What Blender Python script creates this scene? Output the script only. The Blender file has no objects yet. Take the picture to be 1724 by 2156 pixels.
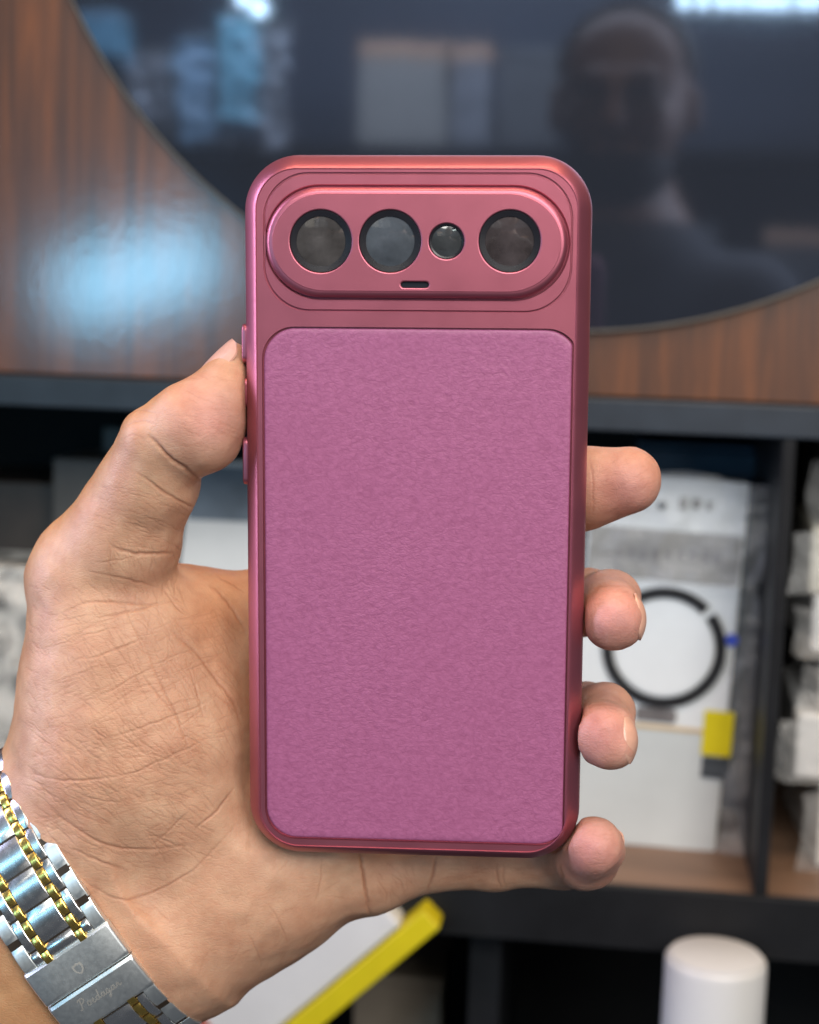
import bpy, bmesh, math, random
import numpy as np
from mathutils import Vector, Matrix

# ------------------------------------------------------------------ camera
SC = bpy.context.scene
MM = 0.001
K = 0.1055 / 360.0                      # tangent per reading-pixel (1724 x 2156 grid)
CX, CY = 862.0, 1078.0
PITCH, ROLL = math.radians(7.65), math.radians(1.9)
CAM = np.array([0.0, 0.0, 1.35])
_f = np.array([0, math.cos(PITCH), -math.sin(PITCH)])
_r0 = np.array([1.0, 0, 0])
_u0 = np.array([0, math.sin(PITCH), math.cos(PITCH)])
_r = math.cos(ROLL) * _r0 + math.sin(ROLL) * _u0
_u = -math.sin(ROLL) * _r0 + math.cos(ROLL) * _u0
FR = np.stack([_r, _f, _u], 1)          # lens frame (right, forward, up) -> world

cd = bpy.data.cameras.new("camera")
cam = bpy.data.objects.new("camera", cd)
SC.collection.objects.link(cam)
cam.matrix_world = Matrix((
    (_r[0], _u[0], -_f[0], CAM[0]), (_r[1], _u[1], -_f[1], CAM[1]),
    (_r[2], _u[2], -_f[2], CAM[2]), (0, 0, 0, 1)))
cd.sensor_fit = 'VERTICAL'
cd.sensor_height = 24.0
cd.lens = 12.0 / (CY * K)
cd.clip_start, cd.clip_end = 0.01, 30.0
cd.dof.use_dof = True
cd.dof.focus_distance = 0.362
cd.dof.aperture_fstop = cd.lens / 4.0
SC.camera = cam

# ------------------------------------------------------------------ world, lamps, exposure
wd = bpy.data.worlds.new("World")
SC.world = wd
wd.use_nodes = True
wd.node_tree.nodes["Background"].inputs[0].default_value = (0.80, 0.86, 1.0, 1)
wd.node_tree.nodes["Background"].inputs[1].default_value = 0.075
SC.view_settings.view_transform = 'Standard'
SC.view_settings.look = 'None'
SC.view_settings.exposure = 0.05
SC.view_settings.gamma = 1.0
SC.view_settings.use_curve_mapping = False
SC.cycles.use_denoising = True
SC.cycles.max_bounces = 8


def area(name, loc, target, sx, sy, power, col, spread=180):
    l = bpy.data.lights.new(name, 'AREA')
    l.shape = 'RECTANGLE'
    l.size, l.size_y = sx, sy
    l.energy = power
    l.color = col
    l.spread = math.radians(spread)
    o = bpy.data.objects.new(name, l)
    SC.collection.objects.link(o)
    o.location = loc
    o.rotation_euler = (Vector(target) - Vector(loc)).to_track_quat('-Z', 'Y').to_euler()
    return o


TG = (0.0, 0.37, 1.29)
area("ceiling_lamp", (0.15, -0.85, 2.20), TG, 1.5, 0.7, 29.0, (1.0, 0.965, 0.90))
area("warm_ceiling_lamp", (0.05, 0.30, 2.25), (0, 0.42, 1.3), 0.9, 0.16, 7.0, (1.0, 0.64, 0.34))
area("cool_window_lamp", (-0.645, -0.40, 1.362), (-0.20, 0.70, 1.33), 0.20, 0.085, 0.40, (0.26, 0.68, 1.0), 90).rotation_euler.rotate_axis('Z', math.radians(17))
area("front_fill", (0.48, -0.62, 1.58), TG, 0.36, 0.36, 3.4, (1.0, 0.97, 0.95))  # fill light added to brighten the fingertips from the front, not an actual lamp
area("rear_box_fill", (-0.40, -0.55, 2.15), (-0.45, -0.97, 1.55), 1.2, 0.10, 9.0, (0.86, 0.94, 1.0), 110)  # unseen light added to brighten the boxes that the mirror reflects
area("left_tube_lamp", (-0.72, 0.36, 1.50), TG, 0.16, 0.80, 1.55, (0.68, 0.70, 1.0), 75)
area("right_ceiling_lamp", (0.80, 0.05, 2.10), TG, 0.4, 0.4, 1.8, (1.0, 0.86, 0.82))

# ------------------------------------------------------------------ helpers
def lens_pt(px, py, d):
    """point (mm, lens frame) seen at reading-pixel px,py at depth d mm"""
    return np.array([(px - CX) * K * d, d, (CY - py) * K * d])


def to_world(P):
    return CAM + (np.asarray(P, float) * MM) @ FR.T


def ray(px, py):
    v = FR @ np.array([(px - CX) * K, 1.0, (CY - py) * K])
    return v / np.linalg.norm(v)


def new_obj(name, verts, faces, mat=None, parent=None, smooth=None, loc=None):
    me = bpy.data.meshes.new(name)
    me.from_pydata([tuple(v) for v in verts], [], [tuple(f) for f in faces])
    me.validate()
    return link_mesh(name, me, mat, parent, smooth, loc)


def link_mesh(name, me, mat=None, parent=None, smooth=None, loc=None):
    o = bpy.data.objects.new(name, me)
    SC.collection.objects.link(o)
    if mat:
        me.materials.append(mat)
    if parent:
        o.parent = parent
    if loc is not None:
        o.location = loc
    if smooth:
        me.polygons.foreach_set("use_smooth", [True] * len(me.polygons))
        me.set_sharp_from_angle(angle=math.radians(smooth))
    return o


def bm_obj(name, bm, mat=None, parent=None, smooth=None, loc=None):
    me = bpy.data.meshes.new(name)
    bm.to_mesh(me)
    bm.free()
    # bevelled boxes stay flat-shaded, so that big faces keep one true normal
    return link_mesh(name, me, mat, parent, None if smooth == 40 else smooth, loc)


def empty(name, loc=(0, 0, 0), rot=None):
    o = bpy.data.objects.new(name, None)
    SC.collection.objects.link(o)
    o.empty_display_size = 0.02
    o.location = loc
    if rot is not None:
        o.rotation_euler = rot
    return o


def tag(o, label=None, cat=None, group=None, kind=None):
    if label: o["label"] = label
    if cat: o["category"] = cat
    if group: o["group"] = group
    if kind: o["kind"] = kind
    return o


def box_bm(x0, x1, y0, y1, z0, z1, bev=0.0, seg=2):
    bm = bmesh.new()
    bmesh.ops.create_cube(bm, size=1.0)
    for v in bm.verts:
        v.co = Vector(((x0 + x1) / 2 + v.co.x * (x1 - x0), (y0 + y1) / 2 + v.co.y * (y1 - y0),
                       (z0 + z1) / 2 + v.co.z * (z1 - z0)))
    if bev > 0:
        bmesh.ops.bevel(bm, geom=bm.edges[:], offset=bev, segments=seg, affect='EDGES', profile=0.5)
    return bm


def rr(cx, cz, w, h, r, n=12):
    """rounded rectangle loop, counter-clockwise in x,z"""
    r = max(1e-5, min(r, w * 0.499, h * 0.499))
    out = []
    for sx, sz, a0 in ((1, 1, 0), (-1, 1, 90), (-1, -1, 180), (1, -1, 270)):
        for i in range(n + 1):
            a = math.radians(a0 + 90.0 * i / n)
            out.append((cx + sx * (w / 2 - r) + r * math.cos(a), cz + sz * (h / 2 - r) + r * math.sin(a)))
    return np.array(out)


def circ(cx, cz, r, n=48):
    a = np.linspace(0, 2 * math.pi, n, endpoint=False)
    return np.stack([cx + r * np.cos(a), cz + r * np.sin(a)], 1)


def loft(loops, cap0=False, cap1=False):
    """loops: list of (xz loop, y). returns verts, faces (mm)"""
    V, F = [], []
    n = len(loops[0][0])
    for lp, y in loops:
        V += [(p[0], y, p[1]) for p in lp]
    for j in range(len(loops) - 1):
        for i in range(n):
            a, b = j * n + i, j * n + (i + 1) % n
            F.append((a, b, b + n, a + n))
    if cap0: F.append(tuple(range(n - 1, -1, -1)))
    if cap1: F.append(tuple(range((len(loops) - 1) * n, len(loops) * n)))
    return V, F


def merge(parts):
    V, F = [], []
    for v, f in parts:
        o = len(V)
        V += list(v)
        F += [tuple(i + o for i in q) for q in f]
    return V, F


def face_holes(outer, holes, y):
    """flat sheet at depth y with holes, facing -y"""
    bm = bmesh.new()
    es = []
    for lp in [outer] + holes:
        vs = [bm.verts.new((p[0], y, p[1])) for p in lp]
        for i in range(len(vs)):
            es.append(bm.edges.new((vs[i], vs[(i + 1) % len(vs)])))
    bmesh.ops.triangle_fill(bm, edges=es, use_beauty=True, use_dissolve=False, normal=(0, -1, 0))
    bm.verts.index_update()
    V = [tuple(v.co) for v in bm.verts]
    F = []
    for f in bm.faces:
        ids = [v.index for v in f.verts]
        f.normal_update()
        F.append(tuple(ids if f.normal.y < 0 else ids[::-1]))
    bm.free()
    return V, F


def mmobj(name, V, F, mat, parent, smooth=35):
    V = np.asarray(V, float) * MM
    o = new_obj(name, V, F, mat, parent, smooth)
    bm = bmesh.new()
    bm.from_mesh(o.data)
    bmesh.ops.remove_doubles(bm, verts=bm.verts, dist=2e-6)
    bmesh.ops.recalc_face_normals(bm, faces=bm.faces)
    bm.to_mesh(o.data)
    bm.free()
    if smooth:
        o.data.polygons.foreach_set("use_smooth", [True] * len(o.data.polygons))
        o.data.set_sharp_from_angle(angle=math.radians(smooth))
    return o


# ------------------------------------------------------------------ materials
def mat_new(name):
    m = bpy.data.materials.new(name)
    m.use_nodes = True
    nt = m.node_tree
    b = nt.nodes["Principled BSDF"]
    return m, nt, b


def node(nt, kind, **kw):
    n = nt.nodes.new(kind)
    for k_, v in kw.items():
        if k_.startswith("i_"):
            n.inputs[k_[2:].replace("_", " ")].default_value = v
        else:
            setattr(n, k_, v)
    return n


def plain(name, col, rough=0.5, metal=0.0, spec=0.5, coat=0.0, var=0.0, vscale=60.0, bump=0.0, bscale=400.0,
          stretch=(1, 1, 1), alpha=None, trans=0.0, emit=None, estr=0.0, rvar=0.0):
    m, nt, b = mat_new(name)
    b.inputs["Base Color"].default_value = (*col, 1)
    b.inputs["Roughness"].default_value = rough
    b.inputs["Metallic"].default_value = metal
    b.inputs["Specular IOR Level"].default_value = spec
    b.inputs["Coat Weight"].default_value = coat
    b.inputs["Coat Roughness"].default_value = 0.08
    b.inputs["Transmission Weight"].default_value = trans
    if alpha is not None:
        b.inputs["Alpha"].default_value = alpha
    if emit:
        b.inputs["Emission Color"].default_value = (*emit, 1)
        b.inputs["Emission Strength"].default_value = estr
    L = nt.links.new
    tc = node(nt, "ShaderNodeTexCoord")
    mp = node(nt, "ShaderNodeMapping")
    mp.inputs["Scale"].default_value = stretch
    L(tc.outputs["Object"], mp.inputs["Vector"])
    if var > 0 or rvar > 0:
        n = node(nt, "ShaderNodeTexNoise", i_Scale=vscale, i_Detail=5.0, i_Roughness=0.6)
        L(mp.outputs[0], n.inputs["Vector"])
        if var > 0:
            r = node(nt, "ShaderNodeValToRGB")
            r.color_ramp.elements[0].position = 0.3
            r.color_ramp.elements[1].position = 0.7
            r.color_ramp.elements[0].color = (*[c * (1 - var) for c in col], 1)
            r.color_ramp.elements[1].color = (*[min(1, c * (1 + var)) for c in col], 1)
            L(n.outputs["Fac"], r.inputs[0])
            L(r.outputs[0], b.inputs["Base Color"])
        if rvar > 0:
            mr = node(nt, "ShaderNodeMapRange")
            mr.inputs[3].default_value = max(0.02, rough - rvar)
            mr.inputs[4].default_value = rough + rvar
            L(n.outputs["Fac"], mr.inputs[0])
            L(mr.outputs[0], b.inputs["Roughness"])
    if bump > 0:
        n2 = node(nt, "ShaderNodeTexNoise", i_Scale=bscale, i_Detail=4.0)
        L(mp.outputs[0], n2.inputs["Vector"])
        bp = node(nt, "ShaderNodeBump")
        bp.inputs["Strength"].default_value = bump
        bp.inputs["Distance"].default_value = 0.0004
        L(n2.outputs["Fac"], bp.inputs["Height"])
        L(bp.outputs[0], b.inputs["Normal"])
    return m


def mat_case():
    m, nt, b = mat_new("rose_satin_metallic")
    L = nt.links.new
    b.inputs["Base Color"].default_value = (0.420, 0.122, 0.168, 1)
    b.inputs["Metallic"].default_value = 0.84
    b.inputs["Roughness"].default_value = 0.33
    b.inputs["Coat Weight"].default_value = 0.10
    b.inputs["Coat Roughness"].default_value = 0.25
    tc = node(nt, "ShaderNodeTexCoord")
    n = node(nt, "ShaderNodeTexNoise", i_Scale=5200.0, i_Detail=2.0)
    L(tc.outputs["Object"], n.inputs["Vector"])
    bp = node(nt, "ShaderNodeBump")
    bp.inputs["Strength"].default_value = 0.10
    bp.inputs["Distance"].default_value = 0.0001
    L(n.outputs["Fac"], bp.inputs["Height"])
    L(bp.outputs[0], b.inputs["Normal"])
    n2 = node(nt, "ShaderNodeTexNoise", i_Scale=90.0, i_Detail=4.0)
    L(tc.outputs["Object"], n2.inputs["Vector"])
    mr = node(nt, "ShaderNodeMapRange")
    mr.inputs[3].default_value, mr.inputs[4].default_value = 0.35, 0.50
    L(n2.outputs["Fac"], mr.inputs[0])
    L(mr.outputs[0], b.inputs["Roughness"])
    return m


def mat_leather():
    m, nt, b = mat_new("plum_leather")
    L = nt.links.new
    b.inputs["Roughness"].default_value = 0.48
    b.inputs["Specular IOR Level"].default_value = 0.45
    tc = node(nt, "ShaderNodeTexCoord")
    mp = node(nt, "ShaderNodeMapping")
    mp.inputs["Rotation"].default_value = (0, math.radians(18), 0)
    mp.inputs["Scale"].default_value = (0.74, 1, 1.06)
    L(tc.outputs["Object"], mp.inputs["Vector"])
    # warp, so that the pebbles run into wavering wrinkles
    w = node(nt, "ShaderNodeTexNoise", i_Scale=160.0, i_Detail=3.0)
    L(mp.outputs[0], w.inputs["Vector"])
    sc_ = node(nt, "ShaderNodeVectorMath", operation='SCALE')
    sc_.inputs["Scale"].default_value = 0.0020
    L(w.outputs["Color"], sc_.inputs[0])
    ad = node(nt, "ShaderNodeVectorMath", operation='ADD')
    L(mp.outputs[0], ad.inputs[0])
    L(sc_.outputs[0], ad.inputs[1])
    v = node(nt, "ShaderNodeTexVoronoi", feature='DISTANCE_TO_EDGE', i_Scale=1150.0)
    L(ad.outputs[0], v.inputs["Vector"])
    vr = node(nt, "ShaderNodeMapRange")
    vr.inputs[1].default_value, vr.inputs[2].default_value = 0.0, 0.22
    L(v.outputs["Distance"], vr.inputs[0])
    n = node(nt, "ShaderNodeTexNoise", i_Scale=900.0, i_Detail=2.5, i_Roughness=0.5, i_Distortion=0.55)
    L(ad.outputs[0], n.inputs["Vector"])
    mx = node(nt, "ShaderNodeMath", operation='MULTIPLY_ADD')
    L(vr.outputs[0], mx.inputs[0])
    mx.inputs[1].default_value = 0.15
    L(n.outputs["Fac"], mx.inputs[2])
    bp = node(nt, "ShaderNodeBump")
    bp.inputs["Strength"].default_value = 0.26
    bp.inputs["Distance"].default_value = 0.0005
    L(mx.outputs[0], bp.inputs["Height"])
    ng = node(nt, "ShaderNodeTexNoise", i_Scale=38.0, i_Detail=2.0)
    L(tc.outputs["Object"], ng.inputs["Vector"])
    gm = node(nt, "ShaderNodeMapRange")
    gm.inputs[1].default_value, gm.inputs[2].default_value = 0.3, 0.7
    gm.inputs[3].default_value, gm.inputs[4].default_value = 0.12, 0.32
    L(ng.outputs["Fac"], gm.inputs[0])
    L(gm.outputs[0], bp.inputs["Strength"])
    L(bp.outputs[0], b.inputs["Normal"])
    rr2 = node(nt, "ShaderNodeMapRange")
    rr2.inputs[3].default_value, rr2.inputs[4].default_value = 0.42, 0.58
    L(ng.outputs["Fac"], rr2.inputs[0])
    L(rr2.outputs[0], b.inputs["Roughness"])
    r = node(nt, "ShaderNodeValToRGB")
    r.color_ramp.elements[0].position, r.color_ramp.elements[1].position = 0.30, 0.80
    r.color_ramp.elements[0].color = (0.275, 0.074, 0.165, 1)
    r.color_ramp.elements[1].color = (0.355, 0.106, 0.222, 1)
    L(mx.outputs[0], r.inputs[0])
    L(r.outputs[0], b.inputs["Base Color"])
    return m


def mat_skin():
    m, nt, b = mat_new("skin")
    L = nt.links.new
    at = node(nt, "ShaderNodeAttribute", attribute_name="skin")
    tc = node(nt, "ShaderNodeTexCoord")
    n = node(nt, "ShaderNodeTexNoise", i_Scale=130.0, i_Detail=6.0, i_Roughness=0.65)
    L(tc.outputs["Object"], n.inputs["Vector"])
    r = node(nt, "ShaderNodeValToRGB")
    r.color_ramp.elements[0].position, r.color_ramp.elements[1].position = 0.30, 0.72
    r.color_ramp.elements[0].color = (0.86, 0.78, 0.74, 1)
    r.color_ramp.elements[1].color = (1.10, 1.10, 1.08, 1)
    L(n.outputs["Fac"], r.inputs[0])
    mu = node(nt, "ShaderNodeMix", data_type='RGBA', blend_type='MULTIPLY')
    mu.inputs["Factor"].default_value = 1.0
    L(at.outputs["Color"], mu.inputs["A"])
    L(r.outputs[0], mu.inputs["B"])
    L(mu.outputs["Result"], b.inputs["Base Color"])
    rg = node(nt, "ShaderNodeMapRange")
    rg.inputs[3].default_value, rg.inputs[4].default_value = 0.38, 0.60
    n9 = node(nt, "ShaderNodeTexNoise", i_Scale=420.0, i_Detail=4.0)
    L(tc.outputs["Object"], n9.inputs["Vector"])
    L(n9.outputs["Fac"], rg.inputs[0])
    L(rg.outputs[0], b.inputs["Roughness"])
    b.inputs["Specular IOR Level"].default_value = 0.34
    b.inputs["Subsurface Weight"].default_value = 0.22
    b.inputs["Subsurface Radius"].default_value = (1.0, 0.38, 0.22)
    b.inputs["Subsurface Scale"].default_value = 0.0022
    # fine relief: tiny cells plus finer grain
    w = node(nt, "ShaderNodeTexNoise", i_Scale=220.0, i_Detail=2.0)
    L(tc.outputs["Object"], w.inputs["Vector"])
    s = node(nt, "ShaderNodeVectorMath", operation='SCALE')
    s.inputs["Scale"].default_value = 0.0035
    L(w.outputs["Color"], s.inputs[0])
    a = node(nt, "ShaderNodeVectorMath", operation='ADD')
    L(tc.outputs["Object"], a.inputs[0])
    L(s.outputs[0], a.inputs[1])
    mp = node(nt, "ShaderNodeMapping")
    mp.inputs["Rotation"].default_value = (0, math.radians(-28), 0)
    mp.inputs["Scale"].default_value = (0.5, 1, 1.2)
    L(a.outputs[0], mp.inputs["Vector"])
    v = node(nt, "ShaderNodeTexVoronoi", feature='DISTANCE_TO_EDGE', i_Scale=1150.0)
    L(mp.outputs[0], v.inputs["Vector"])
    vr = node(nt, "ShaderNodeMapRange")
    vr.inputs[1].default_value, vr.inputs[2].default_value = 0.0, 0.16
    L(v.outputs["Distance"], vr.inputs[0])
    n3 = node(nt, "ShaderNodeTexNoise", i_Scale=1400.0, i_Detail=3.0)
    L(tc.outputs["Object"], n3.inputs["Vector"])
    ma = node(nt, "ShaderNodeMath", operation='MULTIPLY_ADD')
    L(n3.outputs["Fac"], ma.inputs[0])
    ma.inputs[1].default_value = 0.55
    L(vr.outputs[0], ma.inputs[2])
    bp = node(nt, "ShaderNodeBump")
    bp.inputs["Strength"].default_value = 0.24
    bp.inputs["Distance"].default_value = 0.00016
    L(ma.outputs[0], bp.inputs["Height"])
    L(bp.outputs[0], b.inputs["Normal"])
    return m


def mat_wood():
    m, nt, b = mat_new("glossy_wood_laminate")
    L = nt.links.new
    tc = node(nt, "ShaderNodeTexCoord")
    mp = node(nt, "ShaderNodeMapping")
    mp.inputs["Scale"].default_value = (1, 1, 0.05)
    L(tc.outputs["Object"], mp.inputs["Vector"])
    n = node(nt, "ShaderNodeTexNoise", i_Scale=120.0, i_Detail=8.0, i_Roughness=0.7, i_Distortion=0.5)
    L(mp.outputs[0], n.inputs["Vector"])
    r = node(nt, "ShaderNodeValToRGB")
    e = r.color_ramp.elements
    e[0].position, e[0].color = 0.28, (0.046, 0.019, 0.011, 1)
    e[1].position, e[1].color = 0.74, (0.20, 0.066, 0.018, 1)
    x = e.new(0.5); x.color = (0.092, 0.034, 0.014, 1)
    L(n.outputs["Fac"], r.inputs[0])
    L(r.outputs[0], b.inputs["Base Color"])
    b.inputs["Roughness"].default_value = 0.45
    b.inputs["Coat Weight"].default_value = 1.0
    b.inputs["Coat IOR"].default_value = 1.52
    b.inputs["Coat Roughness"].default_value = 0.14
    mp2 = node(nt, "ShaderNodeMapping")
    mp2.inputs["Scale"].default_value = (1, 1, 0.6)
    L(tc.outputs["Object"], mp2.inputs["Vector"])
    n2 = node(nt, "ShaderNodeTexNoise", i_Scale=420.0, i_Detail=3.0)
    L(mp2.outputs[0], n2.inputs["Vector"])
    bp = node(nt, "ShaderNodeBump")
    bp.inputs["Strength"].default_value = 0.09
    bp.inputs["Distance"].default_value = 0.0004
    L(n2.outputs["Fac"], bp.inputs["Height"])
    L(bp.outputs[0], b.inputs["Normal"])
    L(bp.outputs[0], b.inputs["Coat Normal"])
    return m


def mat_film():
    """clear crinkled plastic film"""
    m, nt, b = mat_new("clear_film")
    L = nt.links.new
    b.inputs["Base Color"].default_value = (0.85, 0.87, 0.88, 1)
    b.inputs["Roughness"].default_value = 0.12
    b.inputs["Specular IOR Level"].default_value = 0.9
    b.inputs["Alpha"].default_value = 0.20
    tc = node(nt, "ShaderNodeTexCoord")
    n = node(nt, "ShaderNodeTexNoise", i_Scale=70.0, i_Detail=5.0, i_Distortion=1.2)
    L(tc.outputs["Object"], n.inputs["Vector"])
    bp = node(nt, "ShaderNodeBump")
    bp.inputs["Strength"].default_value = 0.9
    bp.inputs["Distance"].default_value = 0.004
    L(n.outputs["Fac"], bp.inputs["Height"])
    L(bp.outputs[0], b.inputs["Normal"])
    return m


def mat_blotch():
    m, nt, b = mat_new("mottled_wrap_print")
    L = nt.links.new
    tc = node(nt, "ShaderNodeTexCoord")
    n = node(nt, "ShaderNodeTexNoise", i_Scale=45.0, i_Detail=4.0, i_Roughness=0.6, i_Distortion=0.8)
    L(tc.outputs["Object"], n.inputs["Vector"])
    r = node(nt, "ShaderNodeValToRGB")
    e = r.color_ramp.elements
    e[0].position, e[0].color = 0.36, (0.07, 0.07, 0.065, 1)
    e[1].position, e[1].color = 0.58, (0.70, 0.70, 0.68, 1)
    L(n.outputs["Fac"], r.inputs[0])
    L(r.outputs[0], b.inputs["Base Color"])
    b.inputs["Roughness"].default_value = 0.35
    return m


M = {
    'blotch': mat_blotch(),
    'case': mat_case(), 'leather': mat_leather(), 'skin': mat_skin(), 'wood': mat_wood(), 'film': mat_film(),
    'lensring': plain("lens_ring_black", (0.012, 0.012, 0.016), 0.25, var=0.2),
    'lens': plain("smoked_lens_glass", (0.054, 0.050, 0.050), 0.05, spec=0.9, coat=0.7, var=0.55, vscale=120.0),
    'lens_b': plain("blue_grey_lens_glass", (0.062, 0.072, 0.086), 0.05, spec=0.9, coat=0.7, var=0.40, vscale=120.0),
    'lens_c': plain("green_grey_lens_glass", (0.036, 0.039, 0.042), 0.05, spec=0.9, coat=0.7, var=0.35, vscale=200.0),
    'lens_d': plain("brown_grey_lens_glass", (0.046, 0.038, 0.040), 0.05, spec=0.9, coat=0.7, var=0.55, vscale=130.0),
    'slot': plain("sensor_slot_dark", (0.010, 0.013, 0.020), 0.3, var=0.2),
    'nail': plain("nail", (0.56, 0.315, 0.235), 0.32, spec=0.5, coat=0.15, var=0.10, vscale=300.0, bump=0.10, bscale=1500),
    'steel': plain("polished_steel", (0.84, 0.85, 0.85), 0.27, metal=1.0, rvar=0.06, vscale=500.0),
    'brushed': plain("brushed_steel", (0.80, 0.84, 0.84), 0.44, metal=1.0, rvar=0.08, vscale=900.0, stretch=(1, 1, 0.1)),
    'gold': plain("gold_plating", (0.90, 0.62, 0.16), 0.27, metal=1.0, rvar=0.05, vscale=500.0),
    'etch': plain("etched_mark", (0.62, 0.60, 0.56), 0.55, metal=0.85, var=0.15),
    'pin': plain("link_gap_dark", (0.05, 0.035, 0.025), 0.45, metal=0.6, var=0.2),
    'black': plain("black_laminate", (0.012, 0.013, 0.015), 0.5, spec=0.16, var=0.25, vscale=30.0, bump=0.15),
    'bar': plain("slate_black_edge", (0.020, 0.028, 0.040), 0.45, spec=0.4, var=0.25, vscale=30.0),
    'blackm': plain("black_matte_back", (0.008, 0.009, 0.010), 0.7, spec=0.2, var=0.3, vscale=20.0),
    'shelfwood': plain("worn_brown_shelf_top", (0.19, 0.115, 0.075), 0.5, var=0.4, vscale=25.0, stretch=(0.3, 1, 1)),
    'card': plain("pale_grey_card", (0.74, 0.77, 0.78), 0.5, var=0.04, vscale=30.0),
    'card2': plain("grey_card_lower", (0.57, 0.61, 0.61), 0.4, var=0.05, vscale=30.0),
    'white': plain("white_card", (0.72, 0.73, 0.74), 0.4, var=0.05, vscale=25.0),
    'cream': plain("cream_card", (0.66, 0.64, 0.56), 0.5, var=0.08, vscale=30.0),
    'ring': plain("black_ring_print", (0.022, 0.022, 0.024), 0.35, var=0.2),
    'greyink': plain("grey_ink", (0.16, 0.15, 0.15), 0.5, var=0.3, vscale=80),
    'goldline': plain("gold_foil_line", (0.62, 0.46, 0.25), 0.35, var=0.1),
    'yellow': plain("yellow_sticker", (0.72, 0.60, 0.012), 0.4, var=0.05),
    'tagdark': plain("dark_barcode_sticker", (0.06, 0.07, 0.08), 0.4, var=0.5, vscale=220.0, stretch=(0.15, 1, 1)),
    'blue': plain("blue_mark", (0.05, 0.09, 0.50), 0.4, var=0.1),
    'bluebox': plain("slate_blue_box", (0.035, 0.075, 0.115), 0.30, var=0.3, vscale=20.0),
    'slate': plain("grey_blue_reflection", (0.16, 0.20, 0.25), 0.35, var=0.3, vscale=25.0),  # painted reflection for the glossy top of the white pack
    'brownbox': plain("dark_brown_box", (0.060, 0.045, 0.036), 0.45, var=0.3, vscale=25.0),
    'mirror': plain("dark_tinted_mirror", (0.135, 0.170, 0.245), 0.05, metal=0.88, rvar=0.015, vscale=8.0),
    'mirroredge': plain("mirror_cut_edge", (0.30, 0.26, 0.22), 0.25, spec=0.8, var=0.1),
    'cyl': plain("white_plastic", (0.66, 0.67, 0.67), 0.42, var=0.03, vscale=15.0),
    'red': plain("red_print", (0.42, 0.08, 0.05), 0.4, var=0.1),
    'beigedark': plain("kraft_card", (0.26, 0.22, 0.17), 0.6, var=0.15, vscale=20.0),
    'beige': plain("beige_card", (0.34, 0.30, 0.25), 0.5, var=0.1, vscale=20.0),
    'peach': plain("peach_card", (0.62, 0.36, 0.22), 0.5, var=0.1, vscale=20.0),
    'palebox': plain("pale_blue_card", (0.42, 0.62, 0.74), 0.4, var=0.1, vscale=20.0),
    'shinyblue': plain("blue_wrap_film", (0.30, 0.44, 0.54), 0.2, spec=0.9, var=0.5, vscale=25.0),
    'shinycyan': plain("cyan_wrap_film", (0.26, 0.55, 0.66), 0.2, spec=0.9, var=0.6, vscale=25.0),
    'shinygrey': plain("grey_wrap_film", (0.26, 0.25, 0.25), 0.2, spec=0.9, var=0.6, vscale=25.0),
    'cyan': plain("cyan_wrap", (0.20, 0.44, 0.56), 0.3, var=0.5, vscale=30.0),
    'dim': plain("dim_grey_card", (0.11, 0.105, 0.10), 0.5, var=0.2, vscale=20.0),
    'cloth': plain("dark_cloth", (0.030, 0.030, 0.036), 0.8, var=0.3, vscale=40.0),
    'hair': plain("black_hair", (0.012, 0.010, 0.010), 0.6, var=0.3, vscale=200.0),
    'face': plain("brown_skin", (0.24, 0.135, 0.095), 0.45, var=0.1, vscale=40.0),
    'led': plain("led_bulb", (0.9, 0.95, 0.95), 0.4, emit=(0.85, 1.0, 0.95), estr=14.0),
}

# ------------------------------------------------------------------ shelving behind (its own upright frame)
SYAW = math.radians(6.7)
SO = CAM + np.array([0, 0.77, 0])
sx_ax = np.array([math.cos(SYAW), -math.sin(SYAW), 0])
sy_ax = np.array([math.sin(SYAW), math.cos(SYAW), 0])
SROT = (0, 0, -SYAW)


def s_at(px, py, sy=0.0):
    """shelf-frame (x, z) of what is seen at px,py on the upright plane sy metres behind the shelf front"""
    d = ray(px, py)
    t = ((SO + sy_ax * sy - CAM) @ sy_ax) / (d @ sy_ax)
    p = CAM + d * t - SO
    return p @ sx_ax, p[2]


def s_world(x, y, z):
    return SO + sx_ax * x + sy_ax * y + np.array([0, 0, z])


def s_box(name, x0, x1, y0, y1, z0, z1, mat, parent, bev=0.0008, smooth=40):
    return bm_obj(name, box_bm(x0, x1, y0, y1, z0, z1, bev), mat, parent, smooth)


shelf = empty("shelf_unit", tuple(SO), SROT)
tag(shelf, "black shelving unit with open compartments behind the hand", "shelving")
barT = s_at(862, 822, 0)[1]
barB = s_at(862, 888, 0)[1]
lowF = s_at(862, 1830, 0)[1]          # front top edge of the lower board
postL, postR = s_at(1617, 1400, 0)[0], s_at(1671, 1000, 0)[0]
XL, XR = -0.42, 0.42
BOT = -0.60
s_box("shelf_board", XL, XR, -0.004, 0.22, barB, barT, M['bar'], shelf)
s_box("shelf_board", XL, XR, 0.0, 0.22, lowF - 0.018, lowF - 0.003, M['black'], shelf)
s_box("board_top", XL, XR, 0.002, 0.218, lowF - 0.0027, lowF, M['shelfwood'], shelf, 0.0004)
s_box("front_lip", XL, XR, -0.006, -0.0005, lowF - 0.030, lowF + 0.001, M['black'], shelf)
s_box("post", postL, postR, -0.003, 0.20, lowF + 0.0005, barB - 0.0005, M['black'], shelf)
s_box("back_panel", XL, XR, 0.2205, 0.230, BOT, barT, M['blackm'], shelf)
pl = s_at(985, 2000, 0)[0]
s_box("post", pl, pl + 0.016, 0.012, 0.2200, BOT, lowF - 0.0185, M['black'], shelf)
s_box("counter_board", XL, XR, -0.16, 0.22, BOT - 0.016, BOT - 0.0005, M['black'], shelf)

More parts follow.
